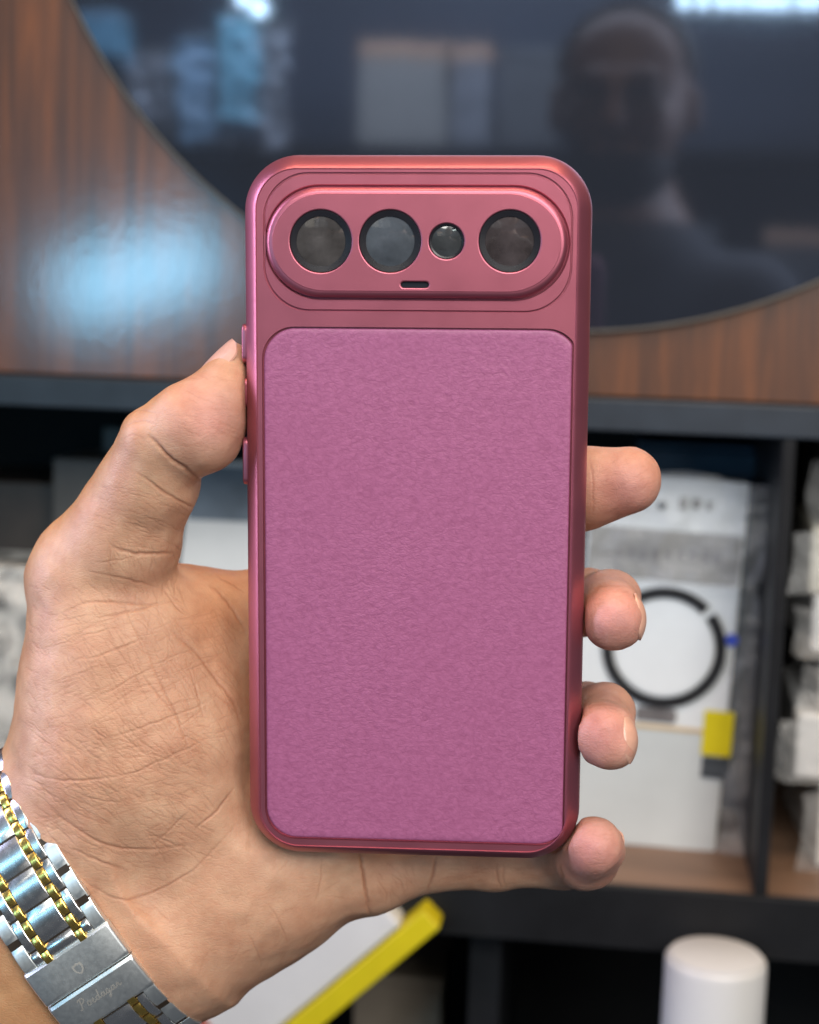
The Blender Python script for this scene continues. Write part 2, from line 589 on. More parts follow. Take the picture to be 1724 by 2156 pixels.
door = tag(bm_obj("cabinet_panel", box_bm(-0.55, 0.55, 0.004, 0.022, barT + 0.0005, 0.75, 0.001), M['wood'], None, 40,
                  tuple(SO)),
           "glossy brown wood-grain panel above the black shelf", "panel")
door.rotation_euler = SROT

# round dark mirror on the wood panel
mc = s_at(1239, -561, 0)
mb = s_at(1239, 701, 0)
MR = mc[1] - mb[1]
mirror = empty("round_mirror", tuple(s_world(mc[0], 0.004, mc[1])), SROT)
tag(mirror, "large round dark tinted mirror on the brown wood panel", "mirror")
lo = lambda r, n=160: circ(0, 0, r, n)
V, F = loft([(lo(MR - 0.0014), -0.0052), (lo(MR - 0.06), -0.0052)])
V, F = [(x, y, z) for x, y, z in V], F
F.append(tuple(range(160, 320)))
new_obj("glass", V, F, M['mirror'], mirror)
V, F = loft([(lo(MR), -0.0003), (lo(MR), -0.0042), (lo(MR - 0.0012), -0.0051)])
new_obj("edge", V, F, M['mirroredge'], mirror, 40)

MN = -sy_ax
MP = s_world(0, -0.0012, 0)


def mir(px, py, yw):
    """world point on the upright plane y=yw behind the camera that the mirror shows at px,py"""
    d = ray(px, py)
    t = ((MP - CAM) @ MN) / (d @ MN)
    h = CAM + d * t
    r = d - 2 * (d @ MN) * MN
    return h + r * ((yw - h[1]) / r[1])


# ------------------------------------------------------------------ phone case frame
PH_C = np.array([1.24582, 364.0, -1.00819])
PW, PHH = 76.503, 159.291
pyaw, ppit, prol = -0.0648947, 0.142557, 0.006212


def rotm(yaw, pit, rol):
    cy, sy, cp, sp, cr, sr = math.cos(yaw), math.sin(yaw), math.cos(pit), math.sin(pit), math.cos(rol), math.sin(rol)
    Rz = np.array([[cy, -sy, 0], [sy, cy, 0], [0, 0, 1]])
    Rx = np.array([[1, 0, 0], [0, cp, -sp], [0, sp, cp]])
    Ry = np.array([[cr, 0, sr], [0, 1, 0], [-sr, 0, cr]])
    return Ry @ Rx @ Rz


PR = rotm(pyaw, ppit, prol)
PO = PH_C - PR @ np.array([0, 4.0, 0])       # lens-frame origin of the case (centre of its back face)
PT = 12.0


def ph(px, py, y=0.0):
    d = np.array([(px - CX) * K, 1.0, (CY - py) * K])
    n = PR[:, 1]
    t = ((PO + n * y) @ n) / (d @ n)
    q = PR.T @ (d * t - PO)
    return q[0], q[2]


case = empty("phone_case")
case.matrix_world = Matrix(np.block([[FR @ PR, to_world(PO)[:, None]], [np.zeros((1, 3)), np.ones((1, 1))]]).tolist())
tag(case, "plum leather and rose metallic phone case with pill-shaped camera bar held in the hand", "phone case")


def prect(x0, y0, x1, y1, r_px, y=0.0, n=14):
    a, b = ph(x0, y0, y), ph(x1, y1, y)
    s = abs(b[0] - a[0]) / abs(x1 - x0)
    return (a[0] + b[0]) / 2, (a[1] + b[1]) / 2, abs(b[0] - a[0]), abs(a[1] - b[1]), r_px * s


CR = 12.2
FY = 0.30                                     # depth of the frame's flat back


def out(i, n=14):
    return rr(0, 0, PW - 2 * i, PHH - 2 * i, CR - i, n)


loops = [(out(1.6), PT), (out(0.5), PT - 0.2), (out(0.0), PT - 1.2), (out(0.0), 6.6)]
# steep rolled shoulder from the side wall up to a narrow lip
for i_, y_ in ((0.03, 6.0), (0.10, 5.4), (0.22, 4.8), (0.40, 4.2), (0.62, 3.65), (0.88, 3.12), (1.16, 2.62), (1.46, 2.12), (1.78, 1.64),
               (2.10, 1.20), (2.40, 0.82), (2.68, 0.50), (2.92, 0.27), (3.12, 0.12), (3.24, 0.05), (3.31, 0.06), (3.36, 0.16), (3.4, FY)):
    loops.append((out(i_), y_))
shell_l = loft(loops)
# panel openings in the flat back
cs = prect(553, 362, 1203, 660, 96, FY)
lp = prect(551, 687, 1199, 1783, 62, FY)
lp = (lp[0], lp[1], lp[2], lp[3], 7.2)
hole1 = rr(cs[0], cs[1], cs[2], cs[3], cs[4], 14)
hole2 = rr(lp[0], lp[1], lp[2], lp[3], lp[4], 14)
fo = out(3.4)
# keep the openings inside the frame
lim = PW / 2 - 3.62
for h_ in (hole1, hole2):
    h_[:, 0] = np.clip(h_[:, 0], -lim, lim)
hole2[:, 1] = np.maximum(hole2[:, 1], -PHH / 2 + 3.7)
hole1[:, 1] = np.minimum(hole1[:, 1], PHH / 2 - 3.7)
sheet = face_holes(fo, [hole1, hole2], FY)


def ins(loop, d):
    c = (loop.max(0) + loop.min(0)) / 2
    s = (loop.max(0) - loop.min(0)) / 2
    return c + (loop - c) * ((s - d) / s)


w1 = loft([(hole1, FY), (ins(hole1, 0.02), FY + 0.5), (ins(hole1, 0.6), FY + 0.5)])
w2 = loft([(hole2, FY), (ins(hole2, 0.03), FY + 0.9), (ins(hole2, 1.0), FY + 0.9)])
inner = loft([(out(1.6), PT), (out(2.6), PT - 0.3), (out(2.6), 3.0)], cap1=True)
V, F = merge([shell_l, sheet, w1, w2, inner])
mmobj("shell", V, F, M['case'], case, 32)

# raised surround of the camera bar
cb = prect(557, 390, 1196, 633, 121, FY)
pill = rr(cb[0], cb[1], cb[2], cb[3], cb[3] / 2 - 0.02, 22)
s1 = loft([(ins(hole1, 0.34), FY + 0.5), (ins(hole1, 0.36), FY + 0.12), (ins(hole1, 0.50), FY)])
sur = face_holes(ins(hole1, 0.50), [ins(pill, -0.25)], FY)
sw = loft([(ins(pill, -0.25), FY), (ins(pill, -0.05), FY + 0.15), (ins(pill, 0.0), FY + 1.0), (ins(pill, 1.2), FY + 1.0)])
V, F = merge([s1, sur, sw])
mmobj("camera_surround", V, F, M['case'], case, 32)

# camera bar: bevelled pill standing proud, with openings
BT = -1.55                                     # its top face
lens_px = [(675, 508, 68), (821, 508, 68), (940, 508, 40), (1073, 508, 68)]
holes = []
lens_mm = []
for (x, y, r) in lens_px:
    c = ph(x, y, BT)
    rm = abs(ph(x + r, y, BT)[0] - c[0])
    lens_mm.append((c, rm))
    holes.append(circ(c[0], c[1], rm, 56))
sl = prect(841, 590, 905, 609, 9, BT)
slot = rr(sl[0], sl[1], sl[2], sl[3], 0.9, 6)
holes.append(slot)
pl_l = [(ins(pill, 0.30), FY + 0.99), (ins(pill, 0.32), 0.15)]
for a in range(0, 13):
    t = math.radians(90 * a / 12)
    pl_l.append((ins(pill, 0.34 + 1.35 * (1 - math.cos(t))), 0.15 - (0.15 - BT - 0.12) * math.sin(t)))
top_in = ins(pill, 1.85)
pl_l += [(ins(pill, 1.78), BT + 0.10), (top_in, BT)]
parts = [loft(pl_l), face_holes(top_in, holes, BT)]
for h_ in holes:
    parts.append(loft([(h_, BT), (ins(h_, 0.16), BT + 0.05), (ins(h_, 0.26), BT + 0.22), (ins(h_, 0.28), BT + 1.1)]))
V, F = merge(parts)
cbar = mmobj("camera_bar", V, F, M['case'], case, 14)
for i, (c, rm) in enumerate(lens_mm):
    ro, ri = rm - 0.30, rm - (1.65 if rm > 5 else 0.8)
    V, F = loft([(circ(c[0], c[1], ro), BT + 1.05), (circ(c[0], c[1], ro), BT + 0.42), (circ(c[0], c[1], ro - 0.15), BT + 0.34),
                 (circ(c[0], c[1], ri), BT + 0.50), (circ(c[0], c[1], ri - 0.05), BT + 0.95)])
    mmobj("lens_ring", V, F, M['lensring'], cbar, 30)
    lps = []
    for j in range(7):
        q = j / 6
        lps.append((circ(c[0], c[1], max(0.02, (ri - 0.02) * (1 - q))), BT + 0.74 - 0.34 * (1 - (1 - q) ** 2)))
    V, F = loft(lps, cap1=True)
    mmobj("lens", V, F, M[('lens', 'lens_b', 'lens_c', 'lens_d')[i]], cbar, 40)
V, F = loft([(ins(slot, 0.29), BT + 1.05), (ins(slot, 0.30), BT + 0.8)], cap1=True)
mmobj("sensor_slot", V, F, M['slot'], cbar, 30)

# leather panel
lw = []
for i_, y_ in ((0.36, FY + 0.88), (0.38, 0.75), (0.46, 0.56), (0.62, 0.44), (0.95, 0.36), (1.6, 0.33), (2.4, 0.33), (3.2, 0.33)):
    lw.append((ins(hole2, i_), y_))
V, F = loft(lw, cap1=True)
mmobj("leather_panel", V, F, M['leather'], case, 60)

# side buttons on the left wall
for (ya, yb) in ((682, 764), (795, 860), (921, 1021)):
    za, zb = ph(516, ya, 5)[1], ph(516, yb, 5)[1]
    h_, c_ = za - zb, (za + zb) / 2
    lps = []
    for i_, x_ in ((0, 0.3), (0, -0.55), (0.12, -0.75), (0.4, -0.85)):
        L_ = rr(0, 0, 3.4 - 2 * i_, h_ - 2 * i_, 1.6 - i_, 6)
        lps.append([(-PW / 2 + x_, 6.3 + p[0], c_ + p[1]) for p in L_])
    n_ = len(lps[0])
    V = [v for l_ in lps for v in l_]
    F = [(j * n_ + i, j * n_ + (i + 1) % n_, (j + 1) * n_ + (i + 1) % n_, (j + 1) * n_ + i) for j in range(3) for i in range(n_)]
    F.append(tuple(range(3 * n_, 4 * n_)))
    mmobj("side_button", V, F, M['case'], case, 40)

# ------------------------------------------------------------------ hand: one distance field, one skin
VOX = 0.9


def P(px, py, d): return lens_pt(px, py, d)


def R_(r, d): return r * K * d


# each entry: group of tapered capsules (px, py, depth, radius_px) chains
G = {}
G['thumb'] = dict(k=4.0, ch=[
    [(186, 1212, 388, 124), (262, 1140, 382, 112), (318, 1010, 374, 92), (338, 935, 369, 82)],
    [(318, 1000, 376, 90), (205, 1165, 386, 100)],
    [(338, 935, 369, 80), (418, 902, 367, 90)],
    [(418, 902, 367, 90), (470, 824, 367, 60), (494, 746, 367, 26)],
    [(404, 888, 366, 84), (470, 850, 366, 64)],
])
G['thenar'] = dict(k=9.0, ch=[
    [(186, 1212, 388, 124), (242, 1330, 391, 165), (252, 1460, 393, 193), (262, 1600, 394, 208), (230, 1700, 396, 196)],
    [(330, 1360, 393, 140), (360, 1530, 395, 168), (380, 1700, 398, 175)],
    [(420, 1335, 402, 118), (470, 1500, 404, 140)],
])
G['heel'] = dict(k=9.0, ch=[
    [(676, 1782, 403, 158), (540, 1850, 402, 170), (396, 1930, 399, 172), (310, 1980, 398, 165)],
    [(380, 1700, 400, 180), (480, 1780, 403, 180)],
    [(600, 1600, 412, 170), (600, 1760, 410, 170)],
])
G['back'] = dict(k=9.0, ch=[
    [(420, 1335, 404, 115), (600, 1308, 406, 112)],
    [(470, 1500, 412, 150), (660, 1470, 412, 140)],
    [(600, 1600, 412, 160), (700, 1640, 410, 140)],
])
G['index'] = dict(k=2.5, ch=[
    [(590, 1310, 405, 108), (930, 1150, 402, 88), (1160, 1058, 389, 86)],
    [(1160, 1056, 389, 88), (1240, 1026, 381, 84), (1321, 1010, 376, 71)],
])
G['middle'] = dict(k=2.5, ch=[
    [(640, 1470, 408, 105), (1000, 1320, 408, 84), (1240, 1268, 396, 66)],
    [(1240, 1268, 396, 66), (1284, 1262, 384, 60), (1291, 1304, 366, 65)],
])
G['ring'] = dict(k=2.5, ch=[
    [(700, 1630, 408, 100), (1000, 1560, 412, 80), (1235, 1505, 398, 64)],
    [(1235, 1505, 398, 64), (1272, 1502, 386, 61), (1271, 1548, 368, 66)],
    [(1271, 1548, 368, 64), (1290, 1574, 366, 47)],
])
G['pinky'] = dict(k=2.5, ch=[
    [(700, 1800, 404, 120), (775, 1836, 400, 87), (905, 1810, 398, 62), (1046, 1812, 397, 58), (1180, 1812, 394, 57)],
    [(1180, 1812, 394, 56), (1236, 1806, 380, 63), (1252, 1780, 371, 61)],
    [(1252, 1790, 373, 56), (1270, 1790, 374, 44)],
])

# wrist / forearm frame
BU = np.array([0.553, 0.0, -0.833])            # along the bracelet, in the picture plane
BF = np.array([-0.833, 0.0, -0.553])           # towards the elbow
WD = 397.0
band0 = P(41, 1845, 372.0)                     # a point on the bracelet's centre line, front side
WC = band0 + BU * (128 * K * 372) + np.array([0, 24.0, 0])
WA, WB = 38.0, 21.8                            # half width, half thickness of the wrist

lo_ = np.array([-150.0, 345.0, -165.0])
hi_ = np.array([66.0, 434.0, 46.0])
dims = np.ceil((hi_ - lo_) / VOX).astype(int) + 1
gx = lo_[0] + VOX * np.arange(dims[0])
gy = lo_[1] + VOX * np.arange(dims[1])
gz = lo_[2] + VOX * np.arange(dims[2])
BIG = 40.0


def smin(a, b, k):
    h = np.clip(0.5 + 0.5 * (b - a) / k, 0, 1)
    return b + (a - b) * h - k * h * (1 - h)


def add_cone(D, a, ra, b, rb, k):
    mn = np.minimum(a - ra, b - rb) - k - 3
    mx = np.maximum(a + ra, b + rb) + k + 3
    i0 = np.clip(((mn - lo_) / VOX).astype(int), 0, dims)
    i1 = np.clip(((mx - lo_) / VOX).astype(int) + 2, 0, dims)
    if np.any(i1 <= i0): return
    X = gx[i0[0]:i1[0], None, None] - a[0]
    Y = gy[None, i0[1]:i1[1], None] - a[1]
    Z = gz[None, None, i0[2]:i1[2]] - a[2]
    ba = b - a
    l2 = max(1e-6, ba @ ba)
    t = np.clip((X * ba[0] + Y * ba[1] + Z * ba[2]) / l2, 0, 1)
    d = np.sqrt((X - t * ba[0]) ** 2 + (Y - t * ba[1]) ** 2 + (Z - t * ba[2]) ** 2) - (ra + (rb - ra) * t)
    sl_ = np.s_[i0[0]:i1[0], i0[1]:i1[1], i0[2]:i1[2]]
    D[sl_] = smin(D[sl_], d.astype(np.float32), k)


def field(names):
    D = np.full(tuple(dims), BIG, np.float32)
    for nme in names:
        g = G[nme]
        for chn in g['ch']:
            for (p, q) in zip(chn[:-1], chn[1:]):
                add_cone(D, P(*p[:3]), R_(p[3], p[2]), P(*q[:3]), R_(q[3], q[2]), g['k'])
    return D


D = field(['thenar', 'heel', 'back'])
# forearm: elliptic column
Xg = gx[:, None, None] - WC[0]
Yg = gy[None, :, None] - WC[1]
Zg = gz[None, None, :] - WC[2]
tu = Xg * BU[0] + Zg * BU[2]
tf = Xg * BF[0] + Zg * BF[2]
aa = WA + 0.05 * np.clip(tf, -30, 80)
bb = WB + 0.02 * np.clip(tf, -30, 80)
ell = (np.sqrt((tu / aa) ** 2 + (Yg / bb) ** 2) - 1.0) * (0.55 * WB + 0.45 * WA)
ell = np.maximum(ell, (-15.0 - tf)).astype(np.float32)
D = smin(D, ell, 11.0)
for fn, kk in (('thumb', 3.0), ('index', 5.0), ('middle', 4.0), ('ring', 4.0), ('pinky', 4.0)):
    D = smin(D, field([fn]), kk)
# pressed against the case: take the case's volume away
px_ = gx[:, None, None] - PO[0]
py_ = gy[None, :, None] - PO[1]
pz_ = gz[None, None, :] - PO[2]
lx = px_ * PR[0, 0] + py_ * PR[1, 0] + pz_ * PR[2, 0]
ly = px_ * PR[0, 1] + py_ * PR[1, 1] + pz_ * PR[2, 1]
lz = px_ * PR[0, 2] + py_ * PR[1, 2] + pz_ * PR[2, 2]
qx = np.abs(lx) - (PW / 2 - CR)
qz = np.abs(lz) - (PHH / 2 - CR)
d2 = np.sqrt(np.maximum(qx, 0) ** 2 + np.maximum(qz, 0) ** 2) + np.minimum(np.maximum(qx, qz), 0) - CR
q2 = d2 + 3.0
qy = np.abs(ly - (PT / 2 + 0.2)) - (PT / 2 - 3.0)
box = np.sqrt(np.maximum(q2, 0) ** 2 + np.maximum(qy, 0) ** 2) + np.minimum(np.maximum(q2, qy), 0) - 3.0
box = (box - 0.12).astype(np.float32)
D = -smin(-D, box, 1.0)
del lx, ly, lz, qx, qz, d2, q2, qy, ell, tu, tf


def surface_nets(D):
    S = D < 0
    n = np.array(D.shape) - 1
    cnt = np.zeros(tuple(n), np.int8)
    for i in (0, 1):
        for j in (0, 1):
            for k in (0, 1):
                cnt += S[i:i + n[0], j:j + n[1], k:k + n[2]]
    act = (cnt > 0) & (cnt < 8)
    idx = np.argwhere(act)
    cid = -np.ones(tuple(n), np.int64)
    cid[act] = np.arange(len(idx))
    acc = np.zeros((len(idx), 3))
    num = np.zeros(len(idx))
    cor = [(i, j, k) for i in (0, 1) for j in (0, 1) for k in (0, 1)]
    val = {c: D[idx[:, 0] + c[0], idx[:, 1] + c[1], idx[:, 2] + c[2]] for c in cor}
    for c in cor:
        for ax in range(3):
            if c[ax] == 0:
                e = list(c); e[ax] = 1; e = tuple(e)
                va, vb = val[c], val[e]
                x = (va < 0) != (vb < 0)
                t = np.where(x, va / np.where(x, va - vb, 1), 0)
                p = np.tile(np.array(c, float), (len(idx), 1))
                p[:, ax] = t
                acc += p * x[:, None]
                num += x
    V = lo_ + VOX * (idx + acc / num[:, None])
    Fs = []
    for ax in range(3):
        b, c = (ax + 1) % 3, (ax + 2) % 3
        sa = [slice(1, -1)] * 3; sa[ax] = slice(0, -1)
        sb = [slice(1, -1)] * 3; sb[ax] = slice(1, None)
        A, B = S[tuple(sa)], S[tuple(sb)]
        for flip in (False, True):
            E = np.argwhere((A & ~B) if not flip else (~A & B))
            off = np.ones(3, int); off[ax] = 0
            E = E + off
            q = []
            for (db, dc) in ((-1, -1), (0, -1), (0, 0), (-1, 0)):
                e = E.copy(); e[:, b] += db; e[:, c] += dc
                q.append(cid[e[:, 0], e[:, 1], e[:, 2]])
            q = np.stack(q, 1)
            Fs.append(q[:, ::-1] if flip else q)
    return V, np.concatenate(Fs)


V, Q = surface_nets(D)
del D
ed = np.concatenate([Q[:, [0, 1]], Q[:, [1, 2]], Q[:, [2, 3]], Q[:, [3, 0]]])
for it in range(4):
    acc = np.stack([np.bincount(ed[:, 0], V[ed[:, 1], i], len(V)) + np.bincount(ed[:, 1], V[ed[:, 0], i], len(V)) for i in range(3)], 1)
    deg = np.bincount(ed[:, 0], minlength=len(V)) + np.bincount(ed[:, 1], minlength=len(V))
    V = V + (0.55 if it % 2 == 0 else -0.50) * (acc / deg[:, None] - V)

me = bpy.data.meshes.new("hand_base")
me.from_pydata(V.tolist(), [], Q.tolist())
tmp = bpy.data.objects.new("hand_tmp", me)
SC.collection.objects.link(tmp)
md = tmp.modifiers.new("s", 'SUBSURF')
md.levels = 2
md.render_levels = 2
dg = bpy.context.evaluated_depsgraph_get()
hm = bpy.data.meshes.new_from_object(tmp.evaluated_get(dg))
bpy.data.objects.remove(tmp)
nv = len(hm.vertices)
co = np.empty(nv * 3); hm.vertices.foreach_get("co", co); co = co.reshape(-1, 3)
no = np.empty(nv * 3); hm.vertices.foreach_get("normal", no); no = no.reshape(-1, 3)
if no[np.argmax(co[:, 0]), 0] < 0:
    hm.flip_normals(); no = -no
U = CX + co[:, 0] / (K * co[:, 1])
W = CY - co[:, 2] / (K * co[:, 1])
front = np.clip((-no[:, 1] + 0.25) / 0.5, 0, 1)

rng = np.random.default_rng(7)


def vnoise(p, s, seed=0):
    """cheap smooth value noise"""
    r = np.random.default_rng(seed)
    T = r.random((32, 32, 32))
    q = p / s + 100
    i = np.floor(q).astype(int); f = q - i; f = f * f * (3 - 2 * f)
    o = 0
    for a in (0, 1):
        for b in (0, 1):
            for c in (0, 1):
                w = (f[:, 0] if a else 1 - f[:, 0]) * (f[:, 1] if b else 1 - f[:, 1]) * (f[:, 2] if c else 1 - f[:, 2])
                o = o + w * T[(i[:, 0] + a) % 32, (i[:, 1] + b) % 32, (i[:, 2] + c) % 32]
    return o * 2 - 1


disp = 0.35 * vnoise(co, 9.0, 1) + 0.16 * vnoise(co, 3.6, 2)
crease = np.zeros(nv)
# (points, half width px, depth mm)
CRS = [
    ([(312, 915), (322, 926), (337, 942), (359, 969), (387, 986), (412, 1006), (425, 1012)], 5.5, 1.5),
    ([(283, 991), (317, 1017), (356, 1045), (397, 1064), (412, 1069)], 4.0, 0.75),
    ([(229, 1144), (260, 1164), (302, 1167), (349, 1166), (365, 1166)], 5.0, 0.9),
    ([(200, 1185), (245, 1180), (300, 1172)], 3.0, 0.3),
    ([(178, 1201), (245, 1215), (290, 1226), (345, 1240)], 3.5, 0.45),
    ([(127, 1296), (178, 1267), (241, 1267), (317, 1274), (381, 1261)], 3.2, 0.5),
    ([(203, 1302), (254, 1293), (317, 1277), (350, 1262)], 3.5, 0.55),
    ([(159, 1390), (216, 1380), (270, 1358), (308, 1342)], 3.0, 0.45),
    ([(150, 1345), (205, 1330), (262, 1318)], 2.6, 0.25),
    ([(203, 1466), (241, 1450), (298, 1415), (381, 1387)], 2.8, 0.42),
    ([(203, 1561), (273, 1542), (343, 1514), (413, 1492), (464, 1450)], 2.8, 0.42),
    ([(206, 1641), (270, 1631), (318, 1612), (397, 1574), (432, 1558)], 2.8, 0.42),
    ([(349, 1320), (413, 1374), (460, 1434), (495, 1485), (508, 1533)], 4.5, 0.8),
    ([(308, 1352), (321, 1400), (349, 1460), (375, 1517), (394, 1565), (402, 1610)], 3.4, 0.5),
    ([(286, 1384), (298, 1422), (337, 1469), (368, 1504), (388, 1540)], 2.8, 0.4),
    ([(390, 1384), (413, 1453), (422, 1479), (430, 1520)], 2.8, 0.4),
    ([(255, 1260), (285, 1330), (310, 1360)], 2.6, 0.35),
    ([(340, 1230), (372, 1280), (400, 1300)], 3.0, 0.5),
    ([(440, 1230), (475, 1262), (500, 1300), (520, 1340)], 4.5, 0.7),
    ([(455, 1212), (490, 1230), (520, 1250)], 3.0, 0.5),
    ([(55, 1625), (127, 1644), (197, 1641), (235, 1638)], 3.2, 0.5),
    ([(90, 1690), (127, 1723), (190, 1765), (248, 1787), (317, 1790), (413, 1777)], 4.0, 0.75),
    ([(152, 1784), (206, 1812), (270, 1834)], 4.0, 0.6),
    ([(160, 1840), (197, 1869), (248, 1895), (286, 1895), (381, 1853), (444, 1796), (508, 1726)], 3.4, 0.55),
    ([(317, 1784), (365, 1739), (397, 1707)], 2.6, 0.4),
    ([(406, 1749), (451, 1714), (495, 1657)], 3.4, 0.6),
    ([(120, 1690), (180, 1722), (240, 1740)], 2.6, 0.3),
    ([(140, 1660), (210, 1690), (270, 1690)], 2.6, 0.3),
    ([(756, 1790), (761, 1812), (765, 1847), (773, 1895), (778, 1930)], 4.2, 1.25),
    ([(918, 1800), (915, 1820), (911, 1847), (897, 1880)], 4.0, 1.0),
    ([(1046, 1815), (1046, 1847), (1055, 1869)], 3.5, 0.5),
    ([(1060, 1815), (1058, 1850), (1066, 1869)], 3.0, 0.3),
    ([(1176, 1815), (1180, 1835), (1186, 1862)], 4.5, 0.6),
    ([(675, 1800), (678, 1830), (674, 1870), (660, 1905)], 2.4, 0.28),
    ([(560, 1900), (590, 1940), (605, 1985)], 2.4, 0.25),
    ([(820, 1840), (850, 1860), (848, 1885)], 2.6, 0.35),
    ([(790, 1850), (815, 1880), (812, 1905)], 2.4, 0.25),
    ([(520, 1960), (545, 2010), (552, 2040)], 2.2, 0.22),
]
# the maze of short fine lines over the ball of the thumb and the wrist
rl = random.Random(11)
def fine(x0, x1, y0, y1, n, ang, spread, lmin, lmax, dep):
    for _ in range(n):
        x, y = rl.uniform(x0, x1), rl.uniform(y0, y1)
        a = math.radians(ang + rl.gauss(0, spread)); L_ = rl.uniform(lmin, lmax); b_ = rl.gauss(0, 0.16)
        pts = []
        for s in (-0.5, -0.17, 0.17, 0.5):
            pts.append((x + math.cos(a) * L_ * s, y + math.sin(a) * L_ * s + b_ * L_ * (0.25 - s * s)))
        CRS.append((pts, rl.uniform(1.5, 2.3), dep * rl.uniform(0.5, 1.2)))
fine(120, 480, 1290, 1560, 110, -20, 9, 40, 110, 0.20)
fine(180, 490, 1300, 1600, 130, 58, 12, 40, 120, 0.20)
fine(70, 440, 1530, 1800, 230, 34, 11, 30, 90, 0.24)
fine(80, 400, 1560, 1800, 90, -15, 10, 30, 90, 0.16)
fine(200, 395, 1020, 1160, 70, 20, 10, 30, 80, 0.14)
fine(220, 385, 1150, 1300, 80, 70, 20, 25, 70, 0.18)
fine(60, 220, 1230, 1620, 150, 42, 14, 12, 36, 0.18)
fine(110, 460, 1780, 2000, 45, 12, 16, 30, 90, 0.13)
fine(420, 760, 1820, 2050, 22, -35, 20, 20, 70, 0.10)
fine(940, 1040, 1825, 1860, 14, -4, 5, 30, 60, 0.10)
fine(1080, 1160, 1825, 1860, 12, -4, 5, 30, 60, 0.10)
fine(780, 890, 1825, 1890, 16, 60, 14, 20, 40, 0.14)
fine(380, 500, 780, 960, 34, 18, 8, 20, 50, 0.10)
fine(1245, 1370, 960, 1080, 26, -12, 14, 15, 45, 0.08)
fine(1240, 1340, 1225, 1350, 26, 20, 25, 12, 35, 0.08)
fine(1220, 1320, 1470, 1600, 26, 20, 25, 12, 35, 0.08)
fine(1200, 1295, 1735, 1850, 26, 10, 25, 12, 35, 0.08)
CRS += [([(1238, 1245), (1275, 1232), (1315, 1240)], 3.0, 0.35), ([(1230, 1492), (1265, 1478), (1305, 1486)], 3.0, 0.35),
        ([(1240, 960), (1250, 1020), (1246, 1085)], 3.0, 0.3), ([(270, 868), (300, 862), (330, 872)], 2.6, 0.25),
        ([(262, 900), (295, 885), (330, 892)], 2.6, 0.25), ([(258, 925), (285, 915), (310, 925)], 2.4, 0.22)]

fsel = np.nonzero(front > 0.02)[0]
fu, fw, ff = U[fsel], W[fsel], front[fsel]
order = np.argsort(fw)
fsel, fu, fw, ff = fsel[order], fu[order], fw[order], ff[order]
dsp_f = np.zeros(len(fsel)); cr_f = np.zeros(len(fsel))
for pts, hw, dep in CRS:
    pts = np.array(pts, float)
    # smooth the polyline
    for _ in range(2):
        pts = np.concatenate([[pts[0]], np.stack([0.75 * pts[:-1] + 0.25 * pts[1:], 0.25 * pts[:-1] + 0.75 * pts[1:]], 1).reshape(-1, 2), [pts[-1]]])
    pts[1:-1] += rng.normal(0, 0.9, pts[1:-1].shape)
    m = 4 * hw
    a0 = np.searchsorted(fw, pts[:, 1].min() - m); a1 = np.searchsorted(fw, pts[:, 1].max() + m)
    sub = np.nonzero((fu[a0:a1] > pts[:, 0].min() - m) & (fu[a0:a1] < pts[:, 0].max() + m))[0] + a0
    if len(sub) == 0: continue
    uu, ww = fu[sub], fw[sub]
    best = np.full(len(sub), 1e9); tt = np.zeros(len(sub))
    ns = len(pts) - 1
    for s in range(ns):
        p, q = pts[s], pts[s + 1]
        e = q - p
        t = np.clip(((uu - p[0]) * e[0] + (ww - p[1]) * e[1]) / max(1e-6, e @ e), 0, 1)
        d = np.hypot(uu - p[0] - t * e[0], ww - p[1] - t * e[1])
        b = d < best
        best[b] = d[b]; tt[b] = (s + t[b]) / ns
    taper = np.clip(np.minimum(tt, 1 - tt) * 2.6, 0.0, 1)
    hw = hw * 0.80; dep = dep * (0.40 if dep > 0.9 else 0.36)
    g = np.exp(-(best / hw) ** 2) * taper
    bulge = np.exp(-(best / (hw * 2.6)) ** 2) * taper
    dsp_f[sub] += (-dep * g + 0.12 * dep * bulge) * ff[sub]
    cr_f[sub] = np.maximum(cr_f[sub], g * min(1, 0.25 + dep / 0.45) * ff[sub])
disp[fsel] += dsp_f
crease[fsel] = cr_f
# do not push skin into the case
lc = (co - PO) @ PR
qx = np.maximum(np.abs(lc[:, 0]) - PW / 2, 0); qz = np.maximum(np.abs(lc[:, 2]) - PHH / 2, 0)
qy = np.maximum(np.abs(lc[:, 1] - PT / 2) - PT / 2, 0)
near = np.clip(np.sqrt(qx ** 2 + qy ** 2 + qz ** 2) / 1.2 - 0.1, 0, 1)
disp = np.where(disp > 0, disp * near, disp)
co = co + no * disp[:, None]

# skin colour: paler pink palm, browner back of the thumb and forearm, pinker finger ends
palm = np.array([0.510, 0.294, 0.192]); tan = np.array([0.42, 0.215, 0.088]); pink = np.array([0.50, 0.228, 0.205])
col = np.tile(palm, (nv, 1))


def blend(c, w): 
    global col
    col = col * (1 - w[:, None]) + c * w[:, None]


